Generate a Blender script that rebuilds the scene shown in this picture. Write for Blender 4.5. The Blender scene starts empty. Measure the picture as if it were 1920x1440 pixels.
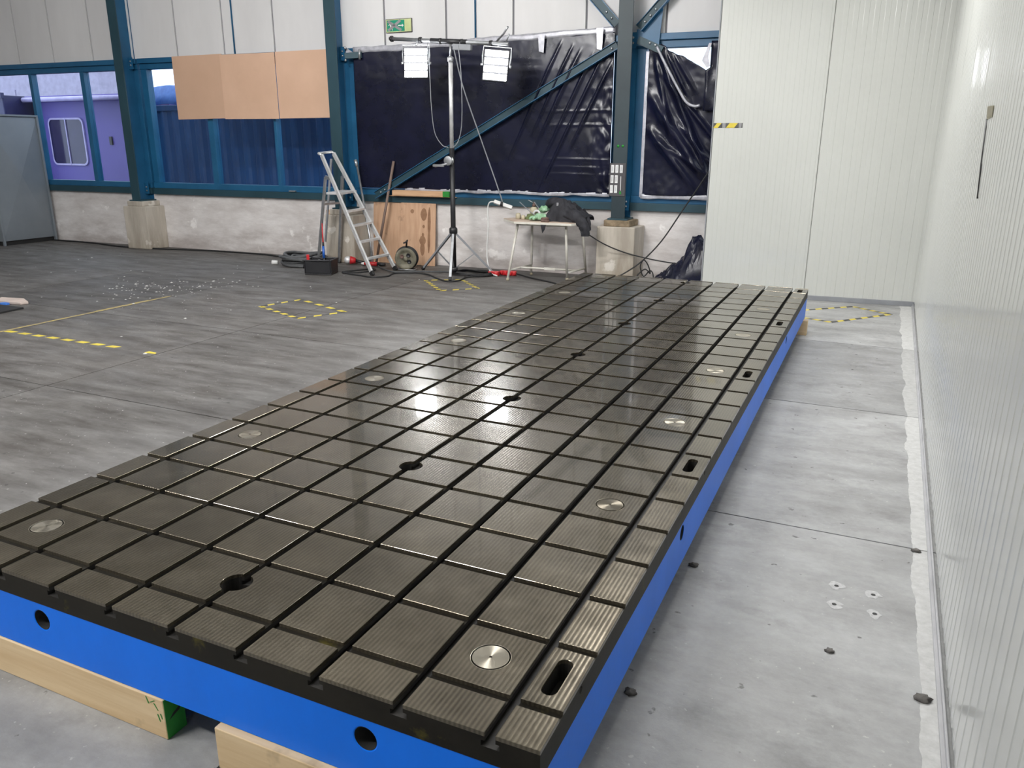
import bpy, bmesh, math, random
from mathutils import Matrix, Vector, Euler, noise
random.seed(7)
SC = bpy.context.scene
COL = SC.collection
PI = math.pi
# ------------------------------------------------------------------ camera, world, exposure
cam = bpy.data.cameras.new('camera'); co = bpy.data.objects.new('camera', cam); COL.objects.link(co)
co.location = (1.669, -1.224, 1.714); co.rotation_euler = (1.27411, -0.00323, 0.43298)
cam.sensor_width = 36; cam.lens = 27.6286; cam.clip_start = 0.05; cam.clip_end = 200
SC.camera = co
W = bpy.data.worlds.new('overcast_sky'); SC.world = W; W.use_nodes = True
nt = W.node_tree; bg = nt.nodes['Background']
tc = nt.nodes.new('ShaderNodeTexCoord'); sx = nt.nodes.new('ShaderNodeSeparateXYZ'); rp = nt.nodes.new('ShaderNodeValToRGB')
nt.links.new(tc.outputs['Generated'], sx.inputs[0]); nt.links.new(sx.outputs['Z'], rp.inputs[0]); nt.links.new(rp.outputs[0], bg.inputs[0])
rp.color_ramp.elements[0].color = (.80, .88, 1, 1); rp.color_ramp.elements[1].color = (.95, .98, 1, 1)
bg.inputs[1].default_value = 2.6
SC.view_settings.view_transform = 'Standard'; SC.view_settings.look = 'None'
SC.view_settings.exposure = 0.0; SC.view_settings.gamma = 1; SC.view_settings.use_curve_mapping = False
LAMP_W = 190.0                      # watts of one unseen lamp added to light the hall
LAMPS = [(-2.0, -2.4, 1.1, 40), (-5.0, -2.2, .9, 47), (-9.5, -2.2, .2, 40), (-3.2, 2.6, 1.2, 66), (-8.6, 3.2, .22, 4), (0.8, 5.7, 1.3, -33)]   # x, y, share, tilt towards the back wall
FLOOD_E = 48.0                      # emission of the LED modules on the stand

# ------------------------------------------------------------------ mesh builder
WA = math.atan(.041)
WALL = Matrix.Translation((0, 9.023, 0)) @ Matrix.Rotation(WA, 4, 'Z')   # local x along the back wall, -y towards the hall
I4 = Matrix.Identity(4)
FR = {}

class MB:
    def __init__(s, G=I4): s.v = []; s.f = []; s.m = []; s.sm = []; s.G = G; s.mi = 0
    def add(s, vs, fs, smooth=False, mi=None):
        o = len(s.v); s.v += [Vector(p) for p in vs]
        for f in fs:
            s.f.append([i + o for i in f]); s.m.append(s.mi if mi is None else mi); s.sm.append(smooth)
        return s
    def box(s, x0, x1, y0, y1, z0, z1, mi=None):
        return s.add([(x, y, z) for z in (z0, z1) for y in (y0, y1) for x in (x0, x1)],
                     [(0, 2, 3, 1), (4, 5, 7, 6), (0, 1, 5, 4), (1, 3, 7, 5), (3, 2, 6, 7), (2, 0, 4, 6)], mi=mi)
    def obox(s, c, size, R=None, mi=None):
        R = R or Matrix.Identity(3); c = Vector(c); h = [k / 2 for k in size]
        return s.add([c + R @ Vector((x * h[0], y * h[1], z * h[2])) for z in (-1, 1) for y in (-1, 1) for x in (-1, 1)],
                     [(0, 2, 3, 1), (4, 5, 7, 6), (0, 1, 5, 4), (1, 3, 7, 5), (3, 2, 6, 7), (2, 0, 4, 6)], mi=mi)
    def bar(s, p, q, w, h, up=(0, 0, 1), mi=None):
        p = Vector(p); q = Vector(q); d = (q - p); L = d.length; d.normalize(); u = Vector(up)
        x = d.cross(u).normalized(); u = x.cross(d)
        R = Matrix((x, d, u)).transposed()
        return s.obox((p + q) / 2, (w, L, h), R, mi)
    def tube(s, pts, r, n=8, cap=True, mi=None, smooth=True):
        pts = [Vector(p) for p in pts]; rr = r if isinstance(r, (list, tuple)) else [r] * len(pts)
        o = []; ref = None
        for i, p in enumerate(pts):
            t = (pts[min(i + 1, len(pts) - 1)] - pts[max(i - 1, 0)])
            t = t.normalized() if t.length > 1e-9 else Vector((0, 0, 1))
            if ref is None: ref = t.orthogonal().normalized()
            a = (ref - t * ref.dot(t)); a = a.normalized() if a.length > 1e-6 else t.orthogonal().normalized()
            ref = a; b = t.cross(a)
            o += [p + (a * math.cos(2 * PI * k / n) + b * math.sin(2 * PI * k / n)) * rr[i] for k in range(n)]
        fs = [(i * n + k, i * n + (k + 1) % n, (i + 1) * n + (k + 1) % n, (i + 1) * n + k) for i in range(len(pts) - 1) for k in range(n)]
        s.add(o, fs, smooth, mi)
        if cap:
            b = len(s.v) - len(o)
            s.f.append([b + k for k in reversed(range(n))]); s.m.append(mi or s.mi); s.sm.append(False)
            s.f.append([b + (len(pts) - 1) * n + k for k in range(n)]); s.m.append(mi or s.mi); s.sm.append(False)
        return s
    def lathe(s, prof, c, R=None, n=24, mi=None, smooth=True, open_=False):
        R = R or Matrix.Identity(3); c = Vector(c); vs = []
        for r, z in prof:
            vs += [c + R @ Vector((r * math.cos(2 * PI * k / n), r * math.sin(2 * PI * k / n), z)) for k in range(n)]
        m = len(prof)
        fs = [(i * n + k, i * n + (k + 1) % n, (i + 1) * n + (k + 1) % n, (i + 1) * n + k) for i in range(m - 1) for k in range(n)]
        if not open_: fs.append([k for k in reversed(range(n))])
        fs.append([(m - 1) * n + k for k in range(n)])
        return s.add(vs, fs, smooth, mi)
    def prism(s, pts, z0, z1, R=None, c=(0, 0, 0), mi=None):
        n = len(pts); R = R or Matrix.Identity(3); c = Vector(c)
        vs = [c + R @ Vector((x, y, z)) for z in (z0, z1) for x, y in pts]
        return s.add(vs, [[k for k in reversed(range(n))], [n + k for k in range(n)]] + [(k, (k + 1) % n, n + (k + 1) % n, n + k) for k in range(n)], mi=mi)
    def grid(s, fn, nu, nv, smooth=True, mi=None):
        vs = [fn(i / nu, j / nv) for j in range(nv + 1) for i in range(nu + 1)]
        return s.add(vs, [(j * (nu + 1) + i, j * (nu + 1) + i + 1, (j + 1) * (nu + 1) + i + 1, (j + 1) * (nu + 1) + i) for j in range(nv) for i in range(nu)], smooth, mi)
    def mesh(s, name, mats, F=I4):
        T = F.inverted() @ s.G
        me = bpy.data.meshes.new(name); me.from_pydata([tuple(T @ p) for p in s.v], [], s.f)
        for mt in (mats if isinstance(mats, (list, tuple)) else [mats]): me.materials.append(mt)
        me.polygons.foreach_set('material_index', s.m); me.polygons.foreach_set('use_smooth', s.sm)
        me.update(); return me

def mods(o, bevel=0, solid=0, sub=0):
    if sub:
        m = o.modifiers.new('s', 'SUBSURF'); m.levels = sub; m.render_levels = sub
    if solid:
        m = o.modifiers.new('t', 'SOLIDIFY'); m.thickness = solid; m.offset = 0
    if bevel:
        m = o.modifiers.new('b', 'BEVEL'); m.width = bevel; m.segments = 2; m.limit_method = 'ANGLE'; m.angle_limit = .7
def tag(o, label=None, cat=None, group=None, kind=None):
    for k, v in (('label', label), ('category', cat), ('group', group), ('kind', kind)):
        if v: o[k] = v
    return o
def root(name, loc, label, cat, group=None, rz=0.0):
    o = bpy.data.objects.new(name, None); COL.objects.link(o); o.empty_display_size = .1
    o.location = loc; o.rotation_euler = (0, 0, rz); FR[o] = Matrix.Translation(loc) @ Matrix.Rotation(rz, 4, 'Z')
    return tag(o, label, cat, group)
def part(name, mb, mats, parent, **kw):
    F = FR[parent]; o = bpy.data.objects.new(name, mb.mesh(name, mats, F)); COL.objects.link(o)
    o.parent = parent; FR[o] = F
    lab = kw.pop('label', None); kind = kw.pop('kind', None)
    tag(o, lab, None, None, kind); mods(o, **kw); return o
def single(name, mb, mats, loc, label=None, cat=None, group=None, kind=None, rz=0.0, **kw):
    F = Matrix.Translation(loc) @ Matrix.Rotation(rz, 4, 'Z')
    o = bpy.data.objects.new(name, mb.mesh(name, mats, F)); COL.objects.link(o)
    o.location = loc; o.rotation_euler = (0, 0, rz); FR[o] = F
    tag(o, label, cat, group, kind); mods(o, **kw); return o
def WP(s, y, z): return WALL @ Vector((s, y, z))
def struct(name, mb, mats, **kw): return single(name, mb, mats, (0, 0, 0), kind='structure', **kw)
def spline(pts, n=8):
    P = [Vector(p) for p in pts]; P = [P[0] * 2 - P[1]] + P + [P[-1] * 2 - P[-2]]; o = []
    for i in range(1, len(P) - 2):
        for k in range(n):
            t = k / n
            o.append(.5 * ((2 * P[i]) + (P[i + 1] - P[i - 1]) * t + (2 * P[i - 1] - 5 * P[i] + 4 * P[i + 1] - P[i + 2]) * t * t + (3 * P[i] - P[i - 1] - 3 * P[i + 1] + P[i + 2]) * t ** 3))
    o.append(P[-2]); return o
def carve(o, cutter_mb):
    """Cut the shapes of cutter_mb out of o for good; the cutter is removed again."""
    c = bpy.data.objects.new('cut', cutter_mb.mesh('cut', [], FR[o])); COL.objects.link(c); c.matrix_world = FR[o]
    m = o.modifiers.new('x', 'BOOLEAN'); m.operation = 'DIFFERENCE'; m.object = c; m.solver = 'EXACT'
    dg = bpy.context.evaluated_depsgraph_get(); dg.update()
    me = bpy.data.meshes.new_from_object(o.evaluated_get(dg)); o.modifiers.clear(); o.data = me
    bpy.data.objects.remove(c)

# ------------------------------------------------------------------ materials
def base_mat(name):
    m = bpy.data.materials.new(name); m.use_nodes = True; n = m.node_tree
    return m, n, n.nodes['Principled BSDF']
def nd(n, t, **kw):
    x = n.nodes.new(t)
    for k, v in kw.items(): setattr(x, k, v)
    return x
def pos(n, stretch=(1, 1, 1), obj=False):
    if obj: t = nd(n, 'ShaderNodeTexCoord'); out = t.outputs['Object']
    else: t = nd(n, 'ShaderNodeNewGeometry'); out = t.outputs['Position']
    mp = nd(n, 'ShaderNodeMapping'); mp.inputs['Scale'].default_value = stretch
    n.links.new(out, mp.inputs[0]); return mp.outputs[0]
def nz(n, vec, scale, detail=5, rough=.6, lo=.3, hi=.7):
    t = nd(n, 'ShaderNodeTexNoise'); t.inputs['Scale'].default_value = scale; t.inputs['Detail'].default_value = detail; t.inputs['Roughness'].default_value = rough
    n.links.new(vec, t.inputs['Vector'])
    r = nd(n, 'ShaderNodeMapRange'); r.inputs[1].default_value = lo; r.inputs[2].default_value = hi
    n.links.new(t.outputs[0], r.inputs[0]); return r.outputs[0]
def mix(n, fac, a, b, mode='MIX'):
    x = nd(n, 'ShaderNodeMix', data_type='RGBA', blend_type=mode)
    for s, k in ((fac, 0), (a, 6), (b, 7)):
        if hasattr(s, 'links'): n.links.new(s, x.inputs[k])
        elif k == 0: x.inputs[0].default_value = s
        else: x.inputs[k].default_value = (*s, 1)
    return x.outputs[2]
def mth(n, op, a, b=0.0, c=0.0):
    x = nd(n, 'ShaderNodeMath', operation=op)
    for i, s in enumerate((a, b, c)):
        if hasattr(s, 'links'): n.links.new(s, x.inputs[i])
        else: x.inputs[i].default_value = s
    return x.outputs[0]
def bump(n, b, h, strength, dist=.01, prev=None):
    x = nd(n, 'ShaderNodeBump'); x.inputs['Strength'].default_value = strength; x.inputs['Distance'].default_value = dist
    n.links.new(h, x.inputs['Height'])
    if prev: n.links.new(prev, x.inputs['Normal'])
    n.links.new(x.outputs[0], b.inputs['Normal']); return x.outputs[0]
def pm(name, c1, c2=None, scale=4, rough=.6, metal=0, bmp=0, bscale=60, coat=0, stretch=(1, 1, 1), rvar=0, spec=None, obj=False, lo=.35, hi=.65):
    m, n, b = base_mat(name); b.inputs['Roughness'].default_value = rough; b.inputs['Metallic'].default_value = metal
    b.inputs['Coat Weight'].default_value = coat; b.inputs['Coat Roughness'].default_value = .1
    if spec is not None: b.inputs['Specular IOR Level'].default_value = spec
    v = pos(n, stretch, obj)
    f = nz(n, v, scale, lo=lo, hi=hi)
    n.links.new(mix(n, f, c1, c2 or tuple(k * .8 for k in c1)), b.inputs['Base Color'])
    if rvar: n.links.new(mth(n, 'MULTIPLY_ADD', f, rvar, rough), b.inputs['Roughness'])
    if bmp: bump(n, b, nz(n, v, bscale, lo=0, hi=1), bmp)
    return m
def emit(name, c, e):
    m, n, b = base_mat(name); b.inputs['Base Color'].default_value = (*c, 1); b.inputs['Emission Color'].default_value = (*c, 1); b.inputs['Emission Strength'].default_value = e
    return m

def make_floor():
    m, n, b = base_mat('stained_concrete')
    v = pos(n); vs = pos(n, (.75, 1.4, 1))
    s = nd(n, 'ShaderNodeSeparateXYZ'); n.links.new(v, s.inputs[0])
    big = nz(n, v, .55, 6, .6, .32, .68); mid = nz(n, vs, 2.2, 8, .68, .3, .7); fine = nz(n, v, 26, 6, .7, .3, .7)
    wipe = nz(n, pos(n, (1.1, 4.5, 1)), 1.5, 7, .68, .35, .7)
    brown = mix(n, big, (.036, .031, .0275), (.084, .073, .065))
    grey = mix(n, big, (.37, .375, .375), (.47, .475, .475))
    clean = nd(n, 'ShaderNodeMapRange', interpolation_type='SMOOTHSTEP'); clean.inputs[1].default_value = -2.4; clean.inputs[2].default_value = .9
    n.links.new(mth(n, 'MULTIPLY_ADD', big, .8, s.outputs[0]), clean.inputs[0])      # cleaner bay by the white wall, its brighter light painted in too
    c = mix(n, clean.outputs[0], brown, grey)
    c = mix(n, mid, mix(n, .62, c, (.075, .07, .066)), c)
    c = mix(n, mth(n, 'MULTIPLY', wipe, .5), c, mix(n, .5, c, (.5, .5, .49)))
    c = mix(n, mth(n, 'MULTIPLY', fine, .3), c, mix(n, .55, c, (.05, .05, .05)))
    blot = nz(n, pos(n, (.9, 1.2, 1)), 1.5, 8, .70, .53, .72)
    c = mix(n, mth(n, 'MULTIPLY', blot, .55), c, (.06, .056, .052))
    spk = nz(n, v, 42, 2, .5, .70, .74); c = mix(n, mth(n, 'MULTIPLY', spk, .7), c, (.45, .44, .43))
    dk = nz(n, v, 17, 3, .5, .69, .73); c = mix(n, mth(n, 'MULTIPLY', dk, .75), c, (.05, .048, .045))
    edge = mth(n, 'GREATER_THAN', mth(n, 'MULTIPLY_ADD', nz(n, v, 2.6, 5, .55, .2, .8), .05, s.outputs[0]), 2.0)
    c = mix(n, edge, c, mix(n, fine, (.40, .40, .39), (.54, .54, .53)))               # bare strip left along the right wall
    oi = nd(n, 'ShaderNodeObjectInfo')
    hv = nd(n, 'ShaderNodeHueSaturation'); n.links.new(mth(n, 'MULTIPLY_ADD', oi.outputs['Random'], .30, .84), hv.inputs['Value']); n.links.new(c, hv.inputs['Color'])
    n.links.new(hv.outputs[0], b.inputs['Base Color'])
    n.links.new(mth(n, 'MULTIPLY_ADD', mid, .25, .48), b.inputs['Roughness'])
    bump(n, b, nz(n, vs, 2.2, 8, .68, 0, 1), .3, .006, bump(n, b, nz(n, v, 26, 6, .7, 0, 1), .5, .003))
    return m

def make_steel(name, dark=False):
    m, n, b = base_mat(name)
    v = pos(n); s = nd(n, 'ShaderNodeSeparateXYZ'); n.links.new(v, s.inputs[0])
    blot = nz(n, v, 2.4, 7, .68, .42, .66); sm = nz(n, v, 9, 6, .7, .32, .7); fine = nz(n, v, 150, 3, .6, .3, .7)
    oi = nd(n, 'ShaderNodeObjectInfo')
    ca, cb = ((.017, .015, .011), (.032, .028, .021)) if dark else ((.088, .074, .051), (.150, .129, .094))
    c = mix(n, sm, ca, cb)
    c = mix(n, mth(n, 'MULTIPLY', blot, .55), c, tuple(k * .5 for k in ca))
    if dark: c = mix(n, mth(n, 'MULTIPLY', nz(n, v, 8, 5, .7, .60, .72), .5), c, (.16, .135, .02))      # old yellow paint smears
    line = mth(n, 'SINE', mth(n, 'MULTIPLY', s.outputs[0], 2 * PI / .0132))
    l2 = mth(n, 'MULTIPLY_ADD', line, .5, .5)
    if not dark: c = mix(n, mth(n, 'MULTIPLY', l2, .5), c, mix(n, .6, c, (.30, .265, .20)))
    hv = nd(n, 'ShaderNodeHueSaturation'); n.links.new(mth(n, 'MULTIPLY_ADD', oi.outputs['Random'], .3, .85), hv.inputs['Value']); n.links.new(c, hv.inputs['Color'])
    n.links.new(hv.outputs[0], b.inputs['Base Color'])
    b.inputs['Metallic'].default_value = .70
    n.links.new(mth(n, 'MULTIPLY_ADD', sm, .08, .50 if dark else .19), b.inputs['Roughness'])
    if not dark:
        oil = nz(n, v, 1.1, 4, .6, .35, .6)
        n.links.new(mth(n, 'MULTIPLY_ADD', oil, .35, .15), b.inputs['Coat Weight']); b.inputs['Coat Roughness'].default_value = .05
        h = bump(n, b, line, .10, .001)
        h = bump(n, b, nz(n, v, 60, 4, .6, 0, 1), .16, .0015, h)
        bump(n, b, nz(n, v, 6, 3, .5, 0, 1), .03, .004, h)
    else: bump(n, b, nz(n, v, 30, 4, .6, 0, 1), .15, .002)
    return m

def make_concrete(name, a, bcol, light, warm, stretch=(1, 1, 3)):
    m, n, b = base_mat(name); v = pos(n); vs = pos(n, stretch)
    k1 = nz(n, vs, 1.6, 7, .65, .3, .68); k2 = nz(n, vs, 9, 6, .65, .3, .7); pt = nz(n, v, 2.6, 4, .6, .62, .66)
    c = mix(n, k1, a, bcol); c = mix(n, mth(n, 'MULTIPLY', k2, .15), c, warm); c = mix(n, pt, c, light)
    s = nd(n, 'ShaderNodeSeparateXYZ'); n.links.new(v, s.inputs[0])
    g = nd(n, 'ShaderNodeMapRange', interpolation_type='SMOOTHSTEP'); g.inputs[1].default_value = .52; g.inputs[2].default_value = .02; n.links.new(mth(n, 'MULTIPLY_ADD', k1, .3, s.outputs[2]), g.inputs[0])
    c = mix(n, mth(n, 'MULTIPLY', g.outputs[0], .55), c, warm)      # splash dirt along the floor
    n.links.new(c, b.inputs['Base Color']); b.inputs['Roughness'].default_value = .85
    bump(n, b, k2, .3, .006); return m

def make_wood(name, a, bcol, axis=0, scale=1.0):
    m, n, b = base_mat(name); st = [14, 14, 14]; st[axis] = .9
    v = pos(n, tuple(k * scale for k in st)); g = nz(n, v, 1.5, 6, .6, .3, .7); d = nz(n, pos(n), 5, 4, .6, .62, .72)
    c = mix(n, g, a, bcol); c = mix(n, mth(n, 'MULTIPLY', d, .5), c, tuple(k * .35 for k in a))
    n.links.new(c, b.inputs['Base Color']); b.inputs['Roughness'].default_value = .7; bump(n, b, g, .2, .003); return m

def turned(name, c):
    m, n, b = base_mat(name); b.inputs['Base Color'].default_value = (*c, 1); b.inputs['Metallic'].default_value = .85; b.inputs['Roughness'].default_value = .34
    b.inputs['Anisotropic'].default_value = .85; t = nd(n, 'ShaderNodeTangent', direction_type='RADIAL', axis='Z'); n.links.new(t.outputs[0], b.inputs['Tangent'])
    return m
def make_mdf():
    m, n, b = base_mat('hardboard'); v = pos(n); oi = nd(n, 'ShaderNodeObjectInfo')
    c = mix(n, nz(n, v, 1.8), (.73, .48, .34), (.65, .42, .29)); c = mix(n, mth(n, 'MULTIPLY', oi.outputs['Random'], .30), c, (.42, .26, .17))
    n.links.new(c, b.inputs['Base Color']); b.inputs['Roughness'].default_value = .62; return m
def make_glass():
    m = bpy.data.materials.new('window_glass'); m.use_nodes = True; n = m.node_tree; n.nodes.clear()
    o = nd(n, 'ShaderNodeOutputMaterial'); t = nd(n, 'ShaderNodeBsdfTransparent'); g = nd(n, 'ShaderNodeBsdfGlossy'); f = nd(n, 'ShaderNodeLayerWeight'); x = nd(n, 'ShaderNodeMixShader')
    t.inputs[0].default_value = (.86, .9, .94, 1); g.inputs['Roughness'].default_value = .03; f.inputs[0].default_value = .5
    n.links.new(mth(n, 'MULTIPLY_ADD', mth(n, 'POWER', f.outputs['Facing'], 5.0), .75, .035), x.inputs[0]); n.links.new(t.outputs[0], x.inputs[1]); n.links.new(g.outputs[0], x.inputs[2]); n.links.new(x.outputs[0], o.inputs[0]); return m

M = dict(
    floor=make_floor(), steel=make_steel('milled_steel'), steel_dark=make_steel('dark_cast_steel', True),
    joint=pm('floor_joint', (.05, .047, .045)), 
    upstand=make_concrete('stained_upstand', (.56, .52, .50), (.82, .79, .775), (.86, .83, .81), (.28, .23, .21)),
    plinth=make_concrete('plinth_concrete', (.36, .32, .27), (.58, .53, .46), (.68, .64, .58), (.24, .19, .13), (3, 3, .5)),
    upper=pm('painted_concrete_panel', (.74, .73, .73), (.66, .65, .65), 1.3, .8, bmp=.08, bscale=30, stretch=(1, 1, .25)),
    sealant=pm('grey_sealant', (.22, .22, .24), rough=.8),
    teal=pm('blue_steel_paint', (.010, .088, .19), (.015, .118, .245), 2.2, .42, bmp=.03),
    teal_dk=pm('dark_green_steel_paint', (.014, .046, .062), (.020, .062, .085), 2.5, .5, stretch=(1, 1, .4)),  # dark paint of small parts; on left column flanges it paints shade
    white=pm('white_panel_coating', (.58, .59, .56), (.55, .56, .53), .8, .28, bmp=.01, bscale=8, coat=.6),
    trimgrey=pm('grey_trim', (.28, .29, .31), rough=.5), rail=pm('pale_rail', (.42, .42, .43), rough=.45), alu=pm('aluminium', (.78, .78, .78), (.62, .62, .62), 9, .42, .45),
    zinc=pm('zinc_steel', (.5, .51, .53), (.38, .39, .4), 12, .4, .8), black=pm('black_plastic', (.012, .012, .015), (.02, .02, .022), 8, .42, bmp=.03),
    rubber=pm('black_rubber', (.02, .02, .021), rough=.6), cablegrey=pm('dark_grey_cable', (.06, .063, .066), (.09, .092, .095), 14, .55),
    sheet=pm('black_polythene', (.005, .006, .016), (.008, .009, .028), 3, .27, bmp=.03, bscale=24, spec=.4),
    hem=pm('silver_tape', (.55, .55, .6), (.38, .38, .42), 14, .3, .2, bmp=.2, bscale=40),
    blue=pm('blue_machine_paint', (.002, .185, .92), (.002, .165, .82), 3, .36, bmp=.06, bscale=22, stretch=(1, 1, .4), spec=.22),
    mdf=make_mdf(),
    ply=make_wood('plywood', (.50, .30, .185), (.62, .40, .26), 2), ply_stain=pm('stained_timber', (.22, .11, .06), (.32, .18, .1), 8, .8),
    timber=make_wood('sawn_timber', (.62, .43, .23), (.78, .60, .37), 0), old_timber=make_wood('weathered_timber', (.45, .25, .13), (.66, .42, .25), 0),
    green=pm('green_paint', (.015, .17, .025), (.02, .26, .03), 10, .5), yellow=pm('yellow_tape', (.68, .56, .05), (.6, .47, .06), 12, .5), tapeblack=pm('worn_black_tape', (.04, .04, .04), (.1, .1, .095), 10, .6),
    yellow_worn=pm('worn_yellow_paint', (.48, .37, .10), (.22, .19, .15), 16, .7), tapegrey=pm('grey_tape', (.30, .30, .31), rough=.6),
    cabinet=pm('grey_sheet_steel', (.26, .29, .32), (.22, .25, .28), 1.2, .40, .35), glass=make_glass(),
    lilac=pm('lilac_cabin_wall', (.125, .100, .40), (.115, .092, .37), .7, .5), lilac_lt=pm('pale_lilac_trim', (.50, .46, .78), rough=.4), navy=pm('navy_paint', (.012, .015, .09), rough=.4),
    cont=pm('blue_container_paint', (.014, .095, .27), (.010, .06, .19), 1.6, .5, stretch=(2, 2, .5)), tarp=pm('blue_tarp', (.03, .13, .5), (.08, .24, .7), 5, .5, bmp=.3, bscale=9),
    asphalt=pm('asphalt', (.10, .10, .105), rough=.9), ceil=pm('roof_sheet', (.80, .80, .79), rough=.8), hallwall=pm('hall_wall_sheet', (.55, .55, .55), rough=.8),
    led=emit('led_module', (.93, .96, 1), FLOOD_E), lampglow=emit('lamp_diffuser', (1, .98, .95), 3.0), whiteplastic=pm('white_plastic', (.75, .75, .73), rough=.4),
    red=pm('red_plastic', (.55, .02, .025), rough=.4), bluehandle=pm('blue_plastic', (.02, .12, .5), rough=.4), glove=pm('green_rubber_glove', (.16, .34, .17), (.36, .56, .38), 14, .5), 
    olive=pm('olive_cloth', (.10, .13, .05), (.16, .2, .08), 16, .8), brown=pm('brown_leather', (.10, .055, .045), (.16, .1, .08), 20, .7), cream=pm('cream_plastic', (.52, .46, .33), rough=.5),
    cloth=pm('black_jacket_cloth', (.012, .012, .016), (.026, .026, .033), 14, .78, bmp=.25, bscale=70), tablepaint=pm('white_table_paint', (.68, .66, .6), (.6, .57, .5), 8, .5), tabletop=pm('worn_table_top', (.52, .38, .29), (.60, .50, .42), 4, .6),
    rust=make_wood('rusty_steel', (.16, .11, .09), (.24, .17, .14), 2), reel=pm('dusty_reel', (.09, .085, .06), (.19, .175, .125), 9, .6), posterdark=pm('dark_poster', (.07, .066, .072), rough=.5), paper=pm('white_paper', (.8, .8, .8), rough=.6),
    exitgreen=pm('exit_sign_green', (.0, .30, .17), rough=.45), lumi=pm('luminous_strip', (.62, .68, .33), rough=.5), dust=pm('white_dust', (.52, .52, .52), (.40, .40, .40), 60, .9), stone=pm('dark_chip', (.07, .065, .06), (.14, .13, .12), 40, .8), darkhole=pm('hole_shadow_steel', (.02, .02, .02), rough=.7),
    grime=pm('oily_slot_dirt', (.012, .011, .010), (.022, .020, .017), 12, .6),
    teal_grime=pm('grimy_dark_column_paint', (.012, .026, .034), (.018, .036, .045), 2.5, .5),
    disc=turned('turned_steel', (.36, .33, .27)), disc_dk=turned('oiled_turned_steel', (.17, .15, .115)), pinkscrap=pm('pale_scrap', (.6, .5, .45), rough=.8),
)

# ------------------------------------------------------------------ floor and hall shell
XS = [-15.46 + 1.95 * k for k in range(9)] + [2.40]
YS = [-7.465 + 1.965 * k for k in range(9)] + [9.25]
fl = struct('floor', MB().box(-15.5, 2.45, -7.5, 9.2, -.14, -.022), M['joint'])
slabs = {}
for i in range(9):
    for j in range(9):
        w, h = XS[i + 1] - XS[i] - .009, YS[j + 1] - YS[j] - .009
        k = (round(w, 3), round(h, 3))
        if k not in slabs:
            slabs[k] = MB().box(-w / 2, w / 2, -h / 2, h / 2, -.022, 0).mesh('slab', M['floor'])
        o = bpy.data.objects.new('slab', slabs[k]); COL.objects.link(o); o.parent = fl
        o.location = ((XS[i] + XS[i + 1]) / 2, (YS[j] + YS[j + 1]) / 2, 0)
struct('ceiling', MB().box(-15.6, 2.6, -7.6, 9.12, 5.5, 5.6), M['ceil'])
struct('wall_left', MB().box(-15.7, -15.5, -7.6, 9.0, 0, 5.5), M['hallwall'])
struct('wall_rear', MB().box(-15.6, 2.6, -7.75, -7.55, 0, 5.5), M['hallwall'])
wb = struct('wall_back', MB(WALL).box(-16.2, 2.6, 0, .24, 0, .885), M['upstand'])
js = [-16.1, -15.15, -14.2, -13.22, -12.24, -11.41, -10.5, -9.6, -8.685, -7.753, -6.81, -5.87, -4.92, -3.965, -2.99, -2.0, -.99, 0.0, 1.0, 2.0, 2.6]
for a, b in zip(js, js[1:]):
    part('wall_panel', MB(WALL).box(a + .014, b - .014, -.02, .12, 3.0, 5.5), M['upper'], wb)
part('joint_sealant', MB(WALL).box(-16.1, 2.6, .0, .12, 3.0, 5.5), M['sealant'], wb)
for s_ in (-7.545, -3.528):
    part('conduit', MB(WALL).tube([(s_, -.035, 3.0), (s_, -.035, 5.5)], .012), M['teal'], wb)

RX, RY = Matrix.Rotation(PI / 2, 3, 'X'), Matrix.Rotation(PI / 2, 3, 'Y')
def window(n, s0, s1, mull, ztop=2.84):
    f = MB(WALL)
    f.box(s0, s1, -.035, .10, .985, 1.075)
    f.box(s0, s1, -.07, .12, ztop + .085, 3.0); f.box(s0, s1, -.03, .10, ztop, ztop + .085)
    f.box(s0, s0 + .12, -.02, .10, 1.075, ztop); f.box(s1 - .1, s1, -.02, .10, 1.075, ztop)
    w = struct('window_%d' % n, f, M['teal'], bevel=.004)
    part('sill_angle', MB(WALL).box(s0, s1, -.06, .10, .887, .985), M['teal_dk'], w, bevel=.003)
    edges = [s0 + .12] + [k for m_ in mull for k in (m_[0] - m_[1] / 2, m_[0] + m_[1] / 2)] + [s1 - .1]
    for c_, ww in mull:
        part('mullion', MB(WALL).box(c_ - ww / 2, c_ + ww / 2, -.02, .09, 1.075, ztop), M['teal'], w, bevel=.003)
    for k in range(0, len(edges), 2):
        part('pane', MB(WALL).box(edges[k], edges[k + 1], .045, .051, 1.075, ztop), M['glass'], w)
    return w
window(1, -13.8, -9.55, [(-12.06, .07), (-10.82, .09)])
w2 = window(2, -9.50, -5.62, [(-8.17, .11), (-6.92, .05)])
part('latch', MB(WALL).box(-6.72, -6.6, -.075, -.035, .992, 1.012), M['zinc'], w2, bevel=.004)
window(3, -5.54, -1.52, [(-4.2, .06), (-2.85, .06)])
window(4, -1.33, 2.5, [(.6, .06)])

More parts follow.
